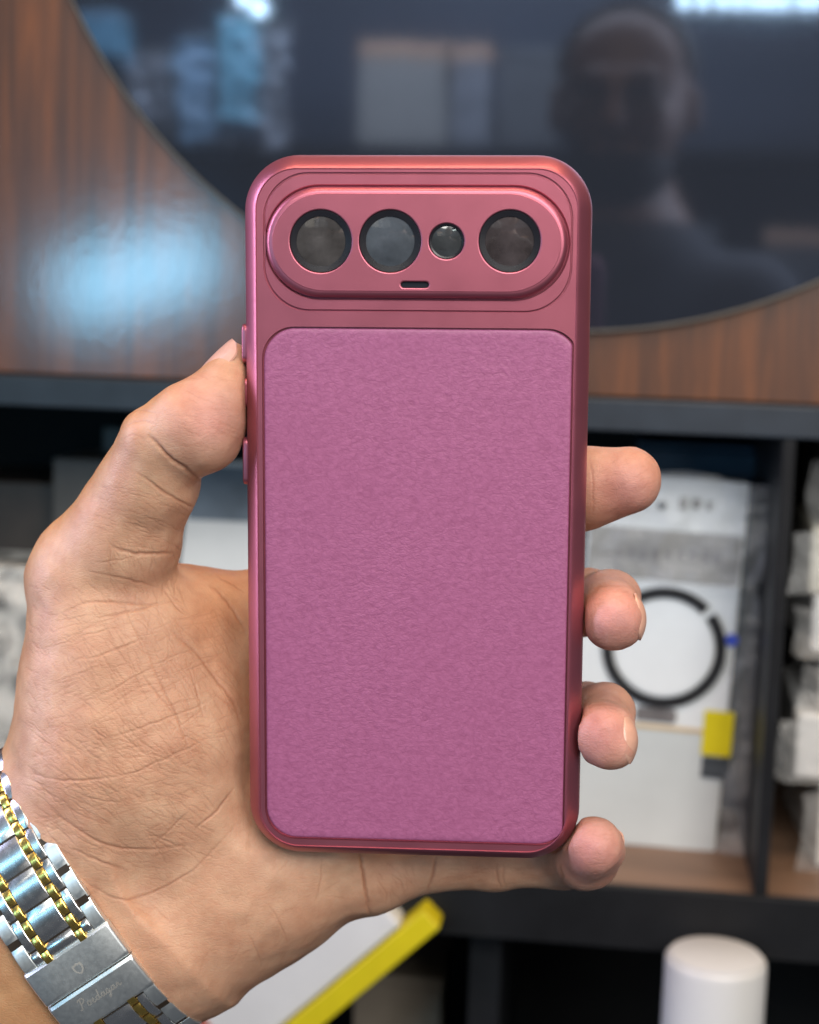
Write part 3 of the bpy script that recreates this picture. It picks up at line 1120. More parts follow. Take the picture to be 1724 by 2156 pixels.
edge = np.clip((-no[:, 0] * 0.9 + 0.55 * no[:, 2] + 0.5 * no[:, 1] - 0.15) / 0.8, 0, 1) * (U < 560)
blend(tan, np.clip(edge * 1.15, 0, 1) * 0.95)
blend(tan, np.clip(no[:, 1] * 1.2, 0, 1) * 0.9)
arm = np.clip(((co - WC) @ BF + 6) / 8, 0, 1)
blend(tan * 0.9, arm * 0.7)
def blob(x, y, r, c, w): blend(c, w * np.exp(-((U - x) ** 2 + (W - y) ** 2) / (r * r)) * front)
blob(440, 880, 80, pink, 0.75)
blob(1320, 1030, 90, pink, 0.8)
blob(1290, 1300, 90, pink, 1.0)
blob(1265, 1545, 90, pink, 1.0)
blob(1245, 1790, 85, pink, 1.0)
blob(450, 1290, 70, np.array([0.54, 0.26, 0.14]), 0.6)
mott = vnoise(co, 11.0, 8) * 0.07 + vnoise(co, 5.0, 5) * 0.06 + vnoise(co, 1.6, 6) * 0.06
col = col * (1 + mott[:, None] * np.array([0.45, 1.0, 1.15]))
blend(np.array([0.30, 0.115, 0.062]), np.clip(crease, 0, 1) * 0.62)  # crease redness plus the shade inside the folds, both put into the skin colour
col = np.clip(col, 0, 1)

hand_o = P(150, 1900, 372)
hw_ = (co - hand_o) * MM
hm.vertices.foreach_set("co", hw_.ravel())
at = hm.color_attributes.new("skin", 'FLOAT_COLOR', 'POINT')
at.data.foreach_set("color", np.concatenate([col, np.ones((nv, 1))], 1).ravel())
hm.polygons.foreach_set("use_smooth", [True] * len(hm.polygons))
hm.update()
hm.name = "hand"
hand = link_mesh("hand", hm, M['skin'])
HM = Matrix(np.block([[FR, to_world(hand_o)[:, None]], [np.zeros((1, 3)), np.ones((1, 1))]]).tolist())
hand.matrix_world = HM
tag(hand, "left hand gripping the plum phone case, thumb pressed on its side buttons", "hand")


def nail(px, py, d, tdir, ndir, length, width, rc, rl=8.0):
    """thin curved nail plate; tdir towards the fingertip, ndir outward (right, forward, up)"""
    c = P(px, py, d) - hand_o
    n = np.array(ndir, float); n /= np.linalg.norm(n)
    t = np.array(tdir, float); t -= n * (t @ n); t /= np.linalg.norm(t)
    b = np.cross(t, n)
    nu, nw = 13, 15
    V, F = [], []
    for lay in (0, 1):
        for j in range(nw):
            v = j / (nw - 1)
            wv = width / 2 * math.sqrt(max(0.04, 1 - (0.30 if rl > 20 else 0.86) * (2 * v - 1) ** 2)) * (1.0 if v < 0.8 else math.sqrt(max(0.08, 1 - ((v - 0.8) / 0.215) ** 2)))
            for i in range(nu):
                u = 2 * i / (nu - 1) - 1
                ang = u * wv / rc
                drop = rc * (1 - math.cos(ang)) + ((v - 0.5) * length) ** 2 / (2 * rl) + (0.45 if lay else 0.0)
                V.append((c + t * (v - 0.5) * length + b * rc * math.sin(ang) - n * drop) * MM)
    st = nu * nw
    for j in range(nw - 1):
        for i in range(nu - 1):
            a = j * nu + i
            F.append((a, a + 1, a + nu + 1, a + nu))
            F.append((st + a, st + a + nu, st + a + nu + 1, st + a + 1))
    rim = [i for i in range(nu)] + [j * nu + nu - 1 for j in range(1, nw)] + [(nw - 1) * nu + i for i in range(nu - 2, -1, -1)] + [j * nu for j in range(nw - 2, 0, -1)]
    for i in range(len(rim)):
        a, b_ = rim[i], rim[(i + 1) % len(rim)]
        F.append((a, st + a, st + b_, b_))
    return mmobj("nail", np.array(V) / MM, F, M['nail'], hand, 50)


nail(445, 755, 366.0, (0.69, 0.0, 0.72), (-0.64, -0.45, 0.62), 13.0, 10.5, 7.0, 45.0)


def nail_on(px, py, d, r, tdir, ndir, *a):
    n = np.array(ndir, float); n /= np.linalg.norm(n)
    p = P(px, py, d) + n * (R_(r, d) + 0.50)
    nail(CX + p[0] / (K * p[1]), CY - p[2] / (K * p[1]), p[1], tdir, ndir, *a)


nail_on(1291, 1303, 366, 65, (0.05, -0.20, -0.95), (0.985, -0.08, 0.08), 10.5, 8.8, 5.2)
nail_on(1276, 1558, 367, 63, (0.0, -0.20, -0.95), (0.91, -0.36, 0.08), 11.0, 9.4, 5.2)
nail_on(1254, 1782, 373, 58, (0.35, -0.6, 0.6), (0.80, 0.55, 0.05), 7.0, 6.5, 4.2)

# ------------------------------------------------------------------ bracelet
BA, BB = WA + 1.5, WB + 1.2                     # inner ellipse of the bracelet
brace = empty("watch_bracelet")
Rb = np.stack([BU, BF, np.array([0, -1.0, 0])], 1)   # local x along, y towards elbow, z outward (to the camera)
brace.matrix_world = Matrix(np.block([[FR @ Rb, to_world(WC)[:, None]], [np.zeros((1, 3)), np.ones((1, 1))]]).tolist())
tag(brace, "silver and gold steel watch bracelet with folding clasp on the wrist", "watch bracelet")
# arc length table over the front half
ph_t = np.linspace(-math.radians(115), math.radians(115), 4000)
ex, ez = BA * np.sin(ph_t), BB * np.cos(ph_t)
sl_t = np.concatenate([[0], np.cumsum(np.hypot(np.diff(ex), np.diff(ez)))])
sl_t -= np.interp(0, ph_t, sl_t)


def on_band(s):
    a = np.interp(s, sl_t, ph_t)
    x, z = BA * math.sin(a), BB * math.cos(a)
    tx, tz = BA * math.cos(a), -BB * math.sin(a)
    l = math.hypot(tx, tz); tx /= l; tz /= l
    return x, z, tx, tz


def link_geom(L_, Wd, H, arch, nseg=8):
    """one link: arched along the band, softly bevelled sides; origin at its inner centre"""
    V, F = [], []
    prof = []
    for i in range(nseg + 1):
        s = -1 + 2 * i / nseg
        e = max(0.0, 1 - abs(s) ** 2.0)
        prof.append((s * L_ / 2, H - arch + arch * e))
    prof = [(-L_ / 2, 0)] + prof + [(L_ / 2, 0)]
    n = len(prof)
    bv = min(0.20, Wd * 0.10)
    secs = [(-Wd / 2, 0.0), (-Wd / 2, -bv), (-Wd / 2 + bv, 0), (Wd / 2 - bv, 0), (Wd / 2, -bv), (Wd / 2, 0)]
    secs = [(-Wd / 2, bv), (-Wd / 2 + bv * 0.35, bv * 0.3), (-Wd / 2 + bv, 0), (Wd / 2 - bv, 0), (Wd / 2 - bv * 0.35, bv * 0.3), (Wd / 2, bv)]
    for (y, dz) in secs:
        for j, (s, z) in enumerate(prof):
            V.append((s, y, max(0, z - dz)))
    for k_ in range(len(secs) - 1):
        for j in range(n - 1):
            a = k_ * n + j
            F.append((a, a + 1, a + n + 1, a + n))
        F.append((k_ * n + n - 1, k_ * n, (k_ + 1) * n, (k_ + 1) * n + n - 1))
    F.append(tuple(range(n - 1, -1, -1)))
    F.append(tuple(range((len(secs) - 1) * n, len(secs) * n)))
    return V, F


PITCH_L = 8.0
cols = []           # (name, width, material, phase, height, length)
y0 = -11.0
for (nm, wdt, mt, phs, hgt, ln) in (
        ("outer_link", 3.2, 'brushed', 0.0, 2.3, 7.75), ("inner_link", 2.1, 'steel', 0.5, 2.5, 7.65), ("gold_link", 1.9, 'gold', 0.0, 2.6, 7.65),
        ("centre_link", 7.2, 'steel', 0.5, 2.7, 7.75), ("gold_link", 1.9, 'gold', 0.0, 2.6, 7.65), ("inner_link", 2.1, 'steel', 0.5, 2.5, 7.65),
        ("outer_link", 3.2, 'brushed', 0.0, 2.3, 7.75)):
    cols.append((nm, wdt, mt, phs, hgt, ln, y0 + wdt / 2))
    y0 += wdt + 0.08
geo = {}
sA0 = float(np.interp(math.asin((178 - 128) * K * 372 / BA), ph_t, sl_t))      # clasp start
sA1 = float(np.interp(math.asin((262 - 128) * K * 372 / BA), ph_t, sl_t))
sB1 = sA1 + 9.2


def put_link(nm, key, mt, s, yc, dz=0.0):
    if key not in geo:
        V, F = link_geom(key[0], key[1], key[2], key[3])
        o = mmobj(nm, V, F, M[mt], brace, 24)
        geo[key] = o
    else:
        o = geo[key].copy()
        o.name = nm
        SC.collection.objects.link(o)
    x, z, tx, tz = on_band(s)
    nx, nz = -tz, tx
    o.matrix_parent_inverse = Matrix.Identity(4)
    o.matrix_local = Matrix(((tx, 0, nx, (x + nx * dz) * MM), (0, 1, 0, yc * MM), (tz, 0, nz, (z + nz * dz) * MM), (0, 0, 0, 1)))
    return o


for (nm, wdt, mt, phs, hgt, ln, yc) in cols:
    j = 0
    shift = {"gold_link": 1.9, "outer_link": 1.2, "inner_link": -3.3, "centre_link": -3.5}[nm]
    pitch = PITCH_L
    if nm == "gold_link":
        pitch, ln = PITCH_L / 2, PITCH_L / 2 - 0.2
    while True:
        s = sA0 + shift - (j + 0.5) * pitch
        if s < -46: break
        put_link(nm, (ln, wdt, hgt, 0.45 if nm == 'gold_link' else 0.75), mt, s, yc, 0.0)
        j += 1
    if nm in ("inner_link", "centre_link"):       # tongues of the clasp between the gold rows
        put_link("clasp_tongue", (3.4, wdt, hgt, 0.75), mt, sA0 - 1.6, yc, 0.0)
    for j in range(6 if nm == "gold_link" else 3):
        put_link(nm, (ln, wdt, hgt, 0.45 if nm == 'gold_link' else 0.75), mt,
                 sB1 - {"gold_link": 2.2, "outer_link": 1.6, "inner_link": -0.3, "centre_link": -0.3}[nm] + (j + 0.5) * pitch, yc, 0.0)
# dark underlay of pins, seen between the links
V, F = [], []
ss = np.linspace(-48, 60, 90)
for s in ss:
    x, z, tx, tz = on_band(s)
    nx, nz = -tz, tx
    for (yy, dd) in ((-10.6, 0.0), (-10.6, 1.85), (11.0, 1.85), (11.0, 0.0)):
        V.append((x + nx * dd, yy, z + nz * dd))
for i in range(len(ss) - 1):
    for j in range(4):
        a, b_ = i * 4 + j, i * 4 + (j + 1) % 4
        F.append((a, b_, b_ + 4, a + 4))
mmobj("pin_core", V, F, M['pin'], brace, 40)


def clasp_plate(s0, s1, top, nm):
    """curved plate following the band with rounded long edges"""
    n = 14
    prof = []
    for i in range(n + 1):
        q = i / n
        s = s0 + (s1 - s0) * q
        e = min(q, 1 - q) * (s1 - s0)
        z = top - (0.5 * (1 - min(1, e / 0.7)) ** 2)
        prof.append((s, z))
    prof = [(s0, 0.2)] + prof + [(s1, 0.2)]
    secs = []
    for yy, dz in ((-11.3, 0.9), (-11.25, 0.45), (-11.0, 0.15), (-10.6, 0.0), (-5, 0), (0, 0), (5.0, 0), (11.0, 0.0), (11.4, 0.15), (11.65, 0.45), (11.7, 0.9)):
        secs.append((yy, dz))
    V, F = [], []
    m = len(prof)
    for yy, dz in secs:
        for s, z in prof:
            x, zz, tx, tz = on_band(s)
            nx, nz = -tz, tx
            h_ = max(0.1, z - dz)
            V.append((x + nx * h_, yy, zz + nz * h_))
    for k_ in range(len(secs) - 1):
        for j in range(m - 1):
            a = k_ * m + j
            F.append((a, a + 1, a + m + 1, a + m))
    F.append(tuple(range(m - 1, -1, -1)))
    F.append(tuple(range((len(secs) - 1) * m, len(secs) * m)))
    return mmobj(nm, V, F, M['brushed'], brace, 35)


clA = clasp_plate(sA0, sA1 - 0.15, 2.55, "clasp_plate")
clB = clasp_plate(sA1 + 0.15, sB1, 2.75, "clasp_plate")


def on_plate(s, y, h):
    x, z, tx, tz = on_band(s)
    return (x - tz * h, y, z + tx * h)


# shield emblem etched on the first plate
eS = float(np.interp(math.asin((226 - 128) * K * 372 / BA), ph_t, sl_t))
sh = [(0, 1.5), (0.55, 1.25), (1.2, 1.25), (1.3, 0.3), (1.05, -0.6), (0.5, -1.2), (0, -1.55), (-0.5, -1.2), (-1.05, -0.6), (-1.3, 0.3), (-1.2, 1.25), (-0.55, 1.25)]
V = [on_plate(eS - q * 0.95, 0.2 - p * 0.95, 2.62) for p, q in sh]
mmobj("shield_emblem", V, [tuple(range(12))], M['etch'], clA, 0)
sh2 = [(p * 0.62, q * 0.62) for p, q in sh]
V = [on_plate(eS - q, 0.2 - p, 2.655) for p, q in sh2]
mmobj("shield_emblem_centre", V, [tuple(range(12))], M['brushed'], clA, 0)

# script engraving on the second plate, drawn as pen strokes (x along the word, z up), running across the band
PEN = {
    'P': ([[(-0.1, 0.1), (0.25, 0.0), (0.55, 1.1), (0.7, 1.55)], [(0.2, 1.3), (0.6, 1.6), (1.15, 1.45), (1.05, 0.95), (0.5, 0.75)]], 1.15),
    'o': ([[(0.45, 0.7), (0.15, 0.6), (0.08, 0.2), (0.3, 0.0), (0.55, 0.2), (0.5, 0.6), (0.7, 0.55)]], 0.72),
    'e': ([[(0.05, 0.25), (0.45, 0.45), (0.4, 0.7), (0.15, 0.55), (0.1, 0.15), (0.35, 0.0), (0.65, 0.25)]], 0.66),
    'd': ([[(0.5, 0.6), (0.2, 0.65), (0.05, 0.25), (0.25, 0.0), (0.5, 0.25), (0.8, 1.4)], [(0.52, 0.3), (0.6, 0.0), (0.8, 0.2)]], 0.84),
    'a': ([[(0.5, 0.6), (0.2, 0.65), (0.05, 0.25), (0.25, 0.0), (0.5, 0.3), (0.6, 0.65)], [(0.52, 0.3), (0.58, 0.0), (0.8, 0.2)]], 0.8),
    'g': ([[(0.5, 0.6), (0.2, 0.65), (0.05, 0.25), (0.25, 0.0), (0.5, 0.3), (0.6, 0.65), (0.35, -0.5), (0.05, -0.6), (0.1, -0.35), (0.8, 0.2)]], 0.8),
    'r': ([[(0.05, 0.1), (0.25, 0.65), (0.5, 0.6), (0.4, 0.2), (0.5, 0.0), (0.85, 0.3)]], 0.8),
}
word = "Poedagar"
cur = 0.0
wl = sum(PEN[c][1] for c in word)
sc_w = 11.2 / wl
V, F = [], []
tS = sA1 + 4.6
for ch in word:
    for st in PEN[ch][0]:
        pts = np.array(st, float)
        for _ in range(2):
            pts = np.concatenate([[pts[0]], np.stack([0.75 * pts[:-1] + 0.25 * pts[1:], 0.25 * pts[:-1] + 0.75 * pts[1:]], 1).reshape(-1, 2), [pts[-1]]])
        for a_, b_ in zip(pts[:-1], pts[1:]):
            e = b_ - a_
            nrm = np.array([-e[1], e[0]]) / max(1e-6, np.hypot(*e)) * 0.085
            base = len(V)
            for q in (a_ + nrm, a_ - nrm, b_ - nrm, b_ + nrm):
                # the word reads from the elbow side towards the palm side
                V.append(on_plate(tS - q[1] * sc_w * 1.0, 5.6 - (cur + q[0]) * sc_w, 2.815))
            F.append((base, base + 1, base + 2, base + 3))
    cur += PEN[ch][1]
mmobj("engraving", V, F, M['etch'], clB, 0)

# ------------------------------------------------------------------ goods on the shelves
def thing(name, label, cat, x, y, z, rot=(0, 0, 0), group=None):
    o = empty(name, tuple(s_world(x, y, z)), (rot[0], rot[1], rot[2] - SYAW))
    return tag(o, label, cat, group)


def flat(name, loop, y, mat, parent, th=0.0004):
    V, F = loft([(loop, y), (loop, y - th)], cap1=True)
    o = new_obj(name, V, F, mat, parent)
    return o


def crumple(name, x0, x1, z0, z1, y, amp, mat, parent, nx=26, nz=40, seed=1, scale=0.018):
    xs, zs = np.linspace(x0, x1, nx), np.linspace(z0, z1, nz)
    Xg_, Zg_ = np.meshgrid(xs, zs)
    p = np.stack([Xg_.ravel(), np.zeros(nx * nz), Zg_.ravel()], 1)
    n1 = vnoise(p, scale, seed); n2 = vnoise(p, scale * 0.4, seed + 1)
    yy = y - amp * (0.6 + np.abs(n1) * 0.8 + 0.35 * np.abs(n2))
    e = vnoise(p, scale * 0.8, seed + 2) * amp * 0.6
    V = np.stack([p[:, 0] + e, yy, p[:, 2] + 0.5 * e], 1)
    F = [(j * nx + i, j * nx + i + 1, (j + 1) * nx + i + 1, (j + 1) * nx + i) for j in range(nz - 1) for i in range(nx - 1)]
    return new_obj(name, V, F, mat, parent, 30)


# large retail pack with the ring-stand picture, leaning beside the post
PKY = 0.060
bl = s_at(1180, 1806, PKY); br = s_at(1505, 1806, PKY); tr = s_at(1583, 1024, PKY)
pw = br[0] - bl[0]; phh = tr[1] - br[1]
lean = math.atan2(tr[0] - br[0], phh)
pack = thing("retail_pack", "tall pale grey phone case pack with black ring picture and yellow sticker", "package",
             bl[0], PKY, lowF + 0.0005, (0, lean * 0.9, 0))
bm_ = box_bm(0, pw, 0.0, 0.016, 0.0, phh, 0.0012)
bm_obj("card_box", bm_, M['card'], pack, 40)


def pk(px, py):
    """pack-face coordinates of a reading-pixel"""
    x, z = s_at(px, py, PKY)
    x -= bl[0]; z -= lowF
    a = lean * 0.9
    return x * math.cos(a) - z * math.sin(a), x * math.sin(a) + z * math.cos(a)


s_pk = 0.000243
rc = pk(1397, 1365)
low = pk(1300, 1524)
flat("lower_print", rr(pw / 2, low[1] / 2, pw - 0.003, low[1] - 0.003, 0.002, 4), -0.0002, M['card2'], pack)
flat("gold_line", rr(pw / 2, low[1], pw - 0.004, 0.0022, 0.0005, 2), -0.0008, M['goldline'], pack)
Rr = 130 * s_pk; ri_ = 107 * s_pk


def arc_ring(a0, a1, r0, r1, y, th, n=48):
    V, F = [], []
    for i in range(n + 1):
        a = math.radians(a0 + (a1 - a0) * i / n)
        for (r, yy) in ((r1, y), (r1, y - th), (r0, y - th), (r0, y)):
            V.append((rc[0] + r * math.cos(a), yy, rc[1] + r * math.sin(a)))
    for i in range(n):
        for j in range(4):
            a, b_ = i * 4 + j, i * 4 + (j + 1) % 4
            F.append((a, b_, b_ + 4, a + 4))
    F += [(0, 1, 2, 3), (n * 4 + 3, n * 4 + 2, n * 4 + 1, n * 4)]
    return V, F


V, F = arc_ring(48, 360 + 40, ri_, Rr, -0.0003, 0.0014)
# opening of the ring: between 22 and 48 degrees
new_obj("ring_picture", V, F, M['ring'], pack, 40)
flat("disc_picture", circ(rc[0], rc[1], ri_ - 0.0012, 64), -0.0006, plain("pale_disc_print", (0.78, 0.81, 0.82), 0.4, var=0.03), pack)
flat("ring_stand_foot", rr(rc[0] - 0.001, rc[1] - Rr - 0.004, 0.021, 0.0075, 0.002, 4), -0.0005, M['greyink'], pack)
y1 = pk(1510, 1545)
yel = rr(y1[0], y1[1], 0.0150, 0.0235, 0.0006, 2)
flat("yellow_sticker", yel, -0.0012, M['yellow'], pack)
y2 = pk(1505, 1617)
flat("dark_sticker", rr(y2[0], y2[1], 0.0140, 0.0112, 0.0006, 2), -0.0012, M['tagdark'], pack)
b1 = pk(1540, 1348)
flat("blue_mark", circ(b1[0], b1[1], 0.0033, 16), -0.0012, M['blue'], pack)
h1 = pk(1393, 1066)
flat("hang_hole", circ(h1[0], h1[1], 0.0023, 20), -0.0012, M['slot'], pack)
for (x_, y_, w_, h_) in ((1438, 1062, 16, 26), (1466, 1062, 18, 22), (1492, 1066, 10, 20)):
    q = pk(x_, y_)
    flat("printed_mark", rr(q[0], q[1], w_ * s_pk, h_ * s_pk, 0.0008, 3), -0.0009, M['greyink'], pack)
for i in range(9):
    q = pk(1302 + i * 26, 1163 + i * 1.5)
    flat("printed_mark", rr(q[0], q[1], 15 * s_pk, 26 * s_pk, 0.0008, 3), -0.0009, M['greyink'], pack)
q = pk(1440, 1175); 
flat("dark_band", rr(pw / 2, q[1], pw - 0.003, 0.026, 0.002, 3), -0.0003, plain("grey_band_print", (0.26, 0.25, 0.235), 0.4, var=0.35, vscale=60), pack)
crumple("clear_film", 0.004, pw + 0.010, pk(1400, 1232)[1], phh + 0.002, -0.002, 0.010, M['film'], pack, seed=3)
crumple("clear_film", pw - 0.002, pw + 0.016, 0.0, pk(1400, 1240)[1], 0.006, 0.007, M['film'], pack, nx=8, seed=9)

# slate-blue box behind the pack
bx0, bz0 = s_at(1330, 1150, 0.13); bx1, bz1 = s_at(1592, 958, 0.13)
bb_ = thing("blue_box", "slate blue box behind the tall pale pack on the right", "box", bx0, 0.13, lowF + 0.0005)
bm_obj("carton", box_bm(0, bx1 - bx0, 0, 0.07, 0, bz1 - lowF, 0.001), M['bluebox'], bb_, 40)
bm_obj("lid", box_bm(0.001, bx1 - bx0 - 0.001, 0.001, 0.069, bz1 - lowF + 0.0005, bz1 - lowF + 0.004, 0.001), M['bluebox'], bb_, 40)

# stacked cream packs right of the post
xr = s_at(1686, 1400, 0.045)[0]
ys = [1795, 1640, 1500, 1375, 1250, 1105, 948]
descr = ["lowest white pack of the pile right of the post", "second white pack from the shelf right of the post",
         "third pack from the shelf right of the post", "fourth pack from the shelf right of the post",
         "fifth pack from the shelf right of the post", "topmost cream pack of the pile right of the post"]
zprev = lowF + 0.0005
for i in range(6):
    zt = s_at(1715, ys[i + 1], 0.045)[1]
    h_ = zt - zprev
    off = [0.010, -0.004, 0.006, 0.0, -0.003, 0.004][i] + 0.004
    o = thing("wrapped_pack", descr[i], "package", xr + off, 0.045, zprev, (0, 0, [0.05, -0.03, 0.02, 0.06, -0.02, 0.01][i]),
              "packs piled right of the post")
    bm_obj("carton", box_bm(0, 0.10, 0, 0.11, 0, h_ - 0.0008, 0.002), M['white'] if i < 4 else M['cream'], o, 40)
    crumple("wrap", -0.010, 0.09, 0.002, h_ - 0.004, -0.002, 0.008, M['film'], o, 20, 10, 20 + i, 0.02)
    zprev = zt

# leaning white pack seen between thumb and case
wx0, wz0 = s_at(325, 1330, 0.05); wx1, wz1 = s_at(560, 1000, 0.05)
wp = thing("white_pack", "white glossy pack leaning back in the gap between thumb and case", "package", wx0, 0.04, lowF + 0.0005, (math.radians(-24), 0, 0))
hh = wz1 - lowF + 0.012
bm_obj("carton", box_bm(0, wx1 - wx0 + 0.02, 0, 0.02, 0, hh * 1.02, 0.0015), M['white'], wp, 40)
bm_obj("lid_reflection", box_bm(0.002, wx1 - wx0 + 0.018, -0.0012, -0.0004, hh * 0.84, hh * 1.0, 0.0002), M['slate'], wp, 40)  # dark reflection in the glossy top, painted on as a strip

# goods at the left edge, behind the hand
def leftpack(name, label, px0, px1, pyt, sy, dep, mat, rot=0.0, film=True, seed=30, tilt=0.0):
    x0, zt = s_at(px0, pyt, sy); x1, _ = s_at(px1, pyt, sy)
    o = thing(name, label, "package", x0, sy, lowF + 0.0005, (tilt, 0, rot))
    bm_obj("carton", box_bm(0, x1 - x0, 0, dep, 0, zt - lowF, 0.0015), mat, o, 40)
    if film:
        crumple("wrap", -0.006, x1 - x0 + 0.004, 0.003, zt - lowF + 0.004, -0.002, 0.009, M['film'], o, 16, 30, seed, 0.02)
    return o


leftpack("brown_pack", "dark brown pack far left in the shelf compartment", -120, 120, 1010, 0.12, 0.08, M['brownbox'], 0.05, False, 31)
leftpack("grey_pack", "dim grey wrapped pack beside the back of the thumb", 110, 235, 965, 0.10, 0.05, M['dim'], -0.08, False, 33)
lp_ = leftpack("white_pack", "crumpled white wrapped pack at the left edge behind the palm", -90, 75, 1190, 0.03, 0.05, M['blotch'], 0.06, True, 35)
leftpack("tall_pack", "tall dark pack behind the base of the thumb", 215, 335, 900, 0.15, 0.05, M['dim'], 0.0, False, 37)

# lower compartment: white canister
cx0, cz = s_at(1393, 2100, -0.03); cx1, _ = s_at(1612, 2100, -0.03)
ct = s_at(1505, 2014, -0.03)[1]
cr_ = (cx1 - cx0) / 2
can = thing("canister", "white plastic cylinder on the bottom shelf at right", "canister", (cx0 + cx1) / 2, -0.03, BOT)
hc = ct - BOT
V, F = loft([(circ(0, 0, cr_ * 0.99), 0), (circ(0, 0, cr_ * 1.02), 0.003), (circ(0, 0, cr_ * 0.985), hc - 0.003), (circ(0, 0, cr_ * 0.965), hc - 0.0008), (circ(0, 0, cr_ * 0.93), hc)], True, True)
V = [(x, z, y) for x, y, z in V]
new_obj("body", V, F, M['cyl'], can, 35)
V, F = loft([(circ(0, 0, cr_ * 0.90), hc + 0.0002), (circ(0, 0, cr_ * 0.89), hc + 0.0012), (circ(0, 0, cr_ * 0.86), hc + 0.0015)], False, True)
new_obj("lid", [(x, z, y) for x, y, z in V], F, M['cyl'], can, 35)

# slanting white box with yellow edge
dA = s_at(927, 1952, -0.02); dB = s_at(718, 2126, -0.02)
ang = math.atan2(dA[1] - dB[1], dA[0] - dB[0])
ln_ = math.hypot(dA[0] - dB[0], dA[1] - dB[1])
sb = thing("slanted_box", "white box with yellow edge strip leaning under the hand", "box", dB[0] - math.cos(ang) * 0.09, -0.02, dB[1] - math.sin(ang) * 0.09, (0, -ang, 0))
bm_obj("carton", box_bm(0, ln_ + 0.076, 0, 0.035, 0.0125, 0.10, 0.002), M['white'], sb, 40)
bm_obj("yellow_edge", box_bm(-0.002, ln_ + 0.090, -0.002, 0.034, 0.0, 0.0118, 0.001), M['yellow'], sb, 40)
bm_obj("red_print", box_bm(0.03, 0.034, -0.0008, -0.0002, 0.03, 0.099, 0.0), M['red'], sb)
gx0, gz1 = s_at(745, 2068, 0.10); gx1, _ = s_at(930, 2068, 0.10)
bg = thing("beige_box", "beige box on the bottom shelf below the yellow edge strip", "box", gx0, 0.10, BOT)
bm_obj("carton", box_bm(0, gx1 - gx0, 0, 0.06, 0, gz1 - BOT, 0.001), M['beigedark'], bg, 40)
bm_obj("lid", box_bm(-0.001, gx1 - gx0 + 0.001, -0.001, 0.061, gz1 - BOT + 0.0004, gz1 - BOT + 0.006, 0.001), M['beigedark'], bg, 40)

# ------------------------------------------------------------------ what the mirror shows from behind the camera
YB = -0.95
rear = empty("rear_shelf", (0, YB, 1.35))
tag(rear, "dark display shelf seen only as a reflection in the round mirror", "shelving")
zb = mir(900, 305, YB)[2]
bm_obj("board", box_bm(-1.0, 1.0, -0.16, 0.02, zb - 1.35 - 0.02, zb - 1.35 - 0.0005, 0.002), M['black'], rear, 40)
zb2 = mir(1500, 700, YB)[2]
bm_obj("board", box_bm(-1.0, 1.0, -0.16, 0.02, zb2 - 1.35 - 0.02, zb2 - 1.35 - 0.0005, 0.002), M['black'], rear, 40)
bm_obj("back_panel", box_bm(-1.0, 1.0, -0.18, -0.165, zb2 - 1.35 - 0.3, 0.62, 0.002), plain("navy_panel", (0.030, 0.038, 0.055), 0.5, var=0.2, vscale=5.0), rear, 40)


def rearbox(label, x0, x1, yt, yb, mat, topmat=None, base=zb, rot=0.0):
    a = mir(x0, yt, YB); b_ = mir(x1, yb, YB)
    w = abs(b_[0] - a[0]); h = a[2] - base
    o = empty("shelf_box", ((a[0] + b_[0]) / 2, YB - 0.02, base), (0, rot, 0))
    tag(o, label, "box", "boxes reflected in the mirror")
    bm_obj("carton", box_bm(-w / 2, w / 2, -0.06, 0, 0, h * 0.84, 0.002), mat, o, 40)
    bm_obj("cap", box_bm(-w / 2, w / 2, -0.06, 0.001, h * 0.845, h, 0.002), topmat or mat, o, 40)
    return o


rearbox("beige box with peach top, left of its row, reflected in the mirror", 750, 858, 82, 300, M['beige'], M['peach'])
rearbox("second beige box with peach top reflected in the mirror", 864, 945, 86, 300, M['beige'], M['peach'])
rearbox("slate box at an angle reflected in the mirror", 940, 1025, 90, 300, M['shinygrey'], M['peach'], zb, -0.06)
rearbox("dim grey box reflected beside the face in the mirror", 1050, 1160, 95, 300, M['dim'], M['dim'])
rearbox("tall pale slab reflected at the right of the mirror", 1470, 1540, 530, 700, M['palebox'], M['palebox'], zb2, 0.14)
rearbox("dim tall box reflected at the right of the mirror", 1400, 1500, 470, 700, M['dim'], M['dim'], zb2)
rearbox("peach topped dark box at the far right of the mirror", 1610, 1740, 480, 700, M['dim'], M['peach'], zb2)
def rearbag(label, x0, x1, yt, yb, mat, seed):
    a, b_ = mir(x0, yt, YB), mir(x1, yb, YB)
    w, h = abs(b_[0] - a[0]), a[2] - b_[2]
    o = empty("hanging_bag", ((a[0] + b_[0]) / 2, YB + 0.03, b_[2]), (0, 0, math.pi))
    tag(o, label, "bag", "bags reflected in the mirror")
    crumple("sheet", -w / 2, w / 2, 0, h, 0, 0.016, mat, o, 22, 34, seed, 0.03)
    bm_obj("header", box_bm(-w / 2, w / 2, -0.002, 0.002, h, h + 0.012, 0.0005), M['dim'], o, 40)


rearbag("pale blue crumpled bag reflected at the upper left of the mirror", 400, 470, 90, 300, M['shinyblue'], 51)
rearbag("cyan crumpled bag below the spot lamps in the mirror", 480, 560, 45, 260, M['shinycyan'], 54)
rearbag("narrow grey crumpled bag left of the beige row in the mirror", 575, 625, 70, 320, M['shinygrey'], 57)
rearbag("small crumpled grey bag low at the left of the mirror", 310, 380, 120, 260, M['shinygrey'], 60)
rearbox("grey box reflected at the far upper left of the mirror", 250, 330, 110, 300, M['dim'], M['palebox'])

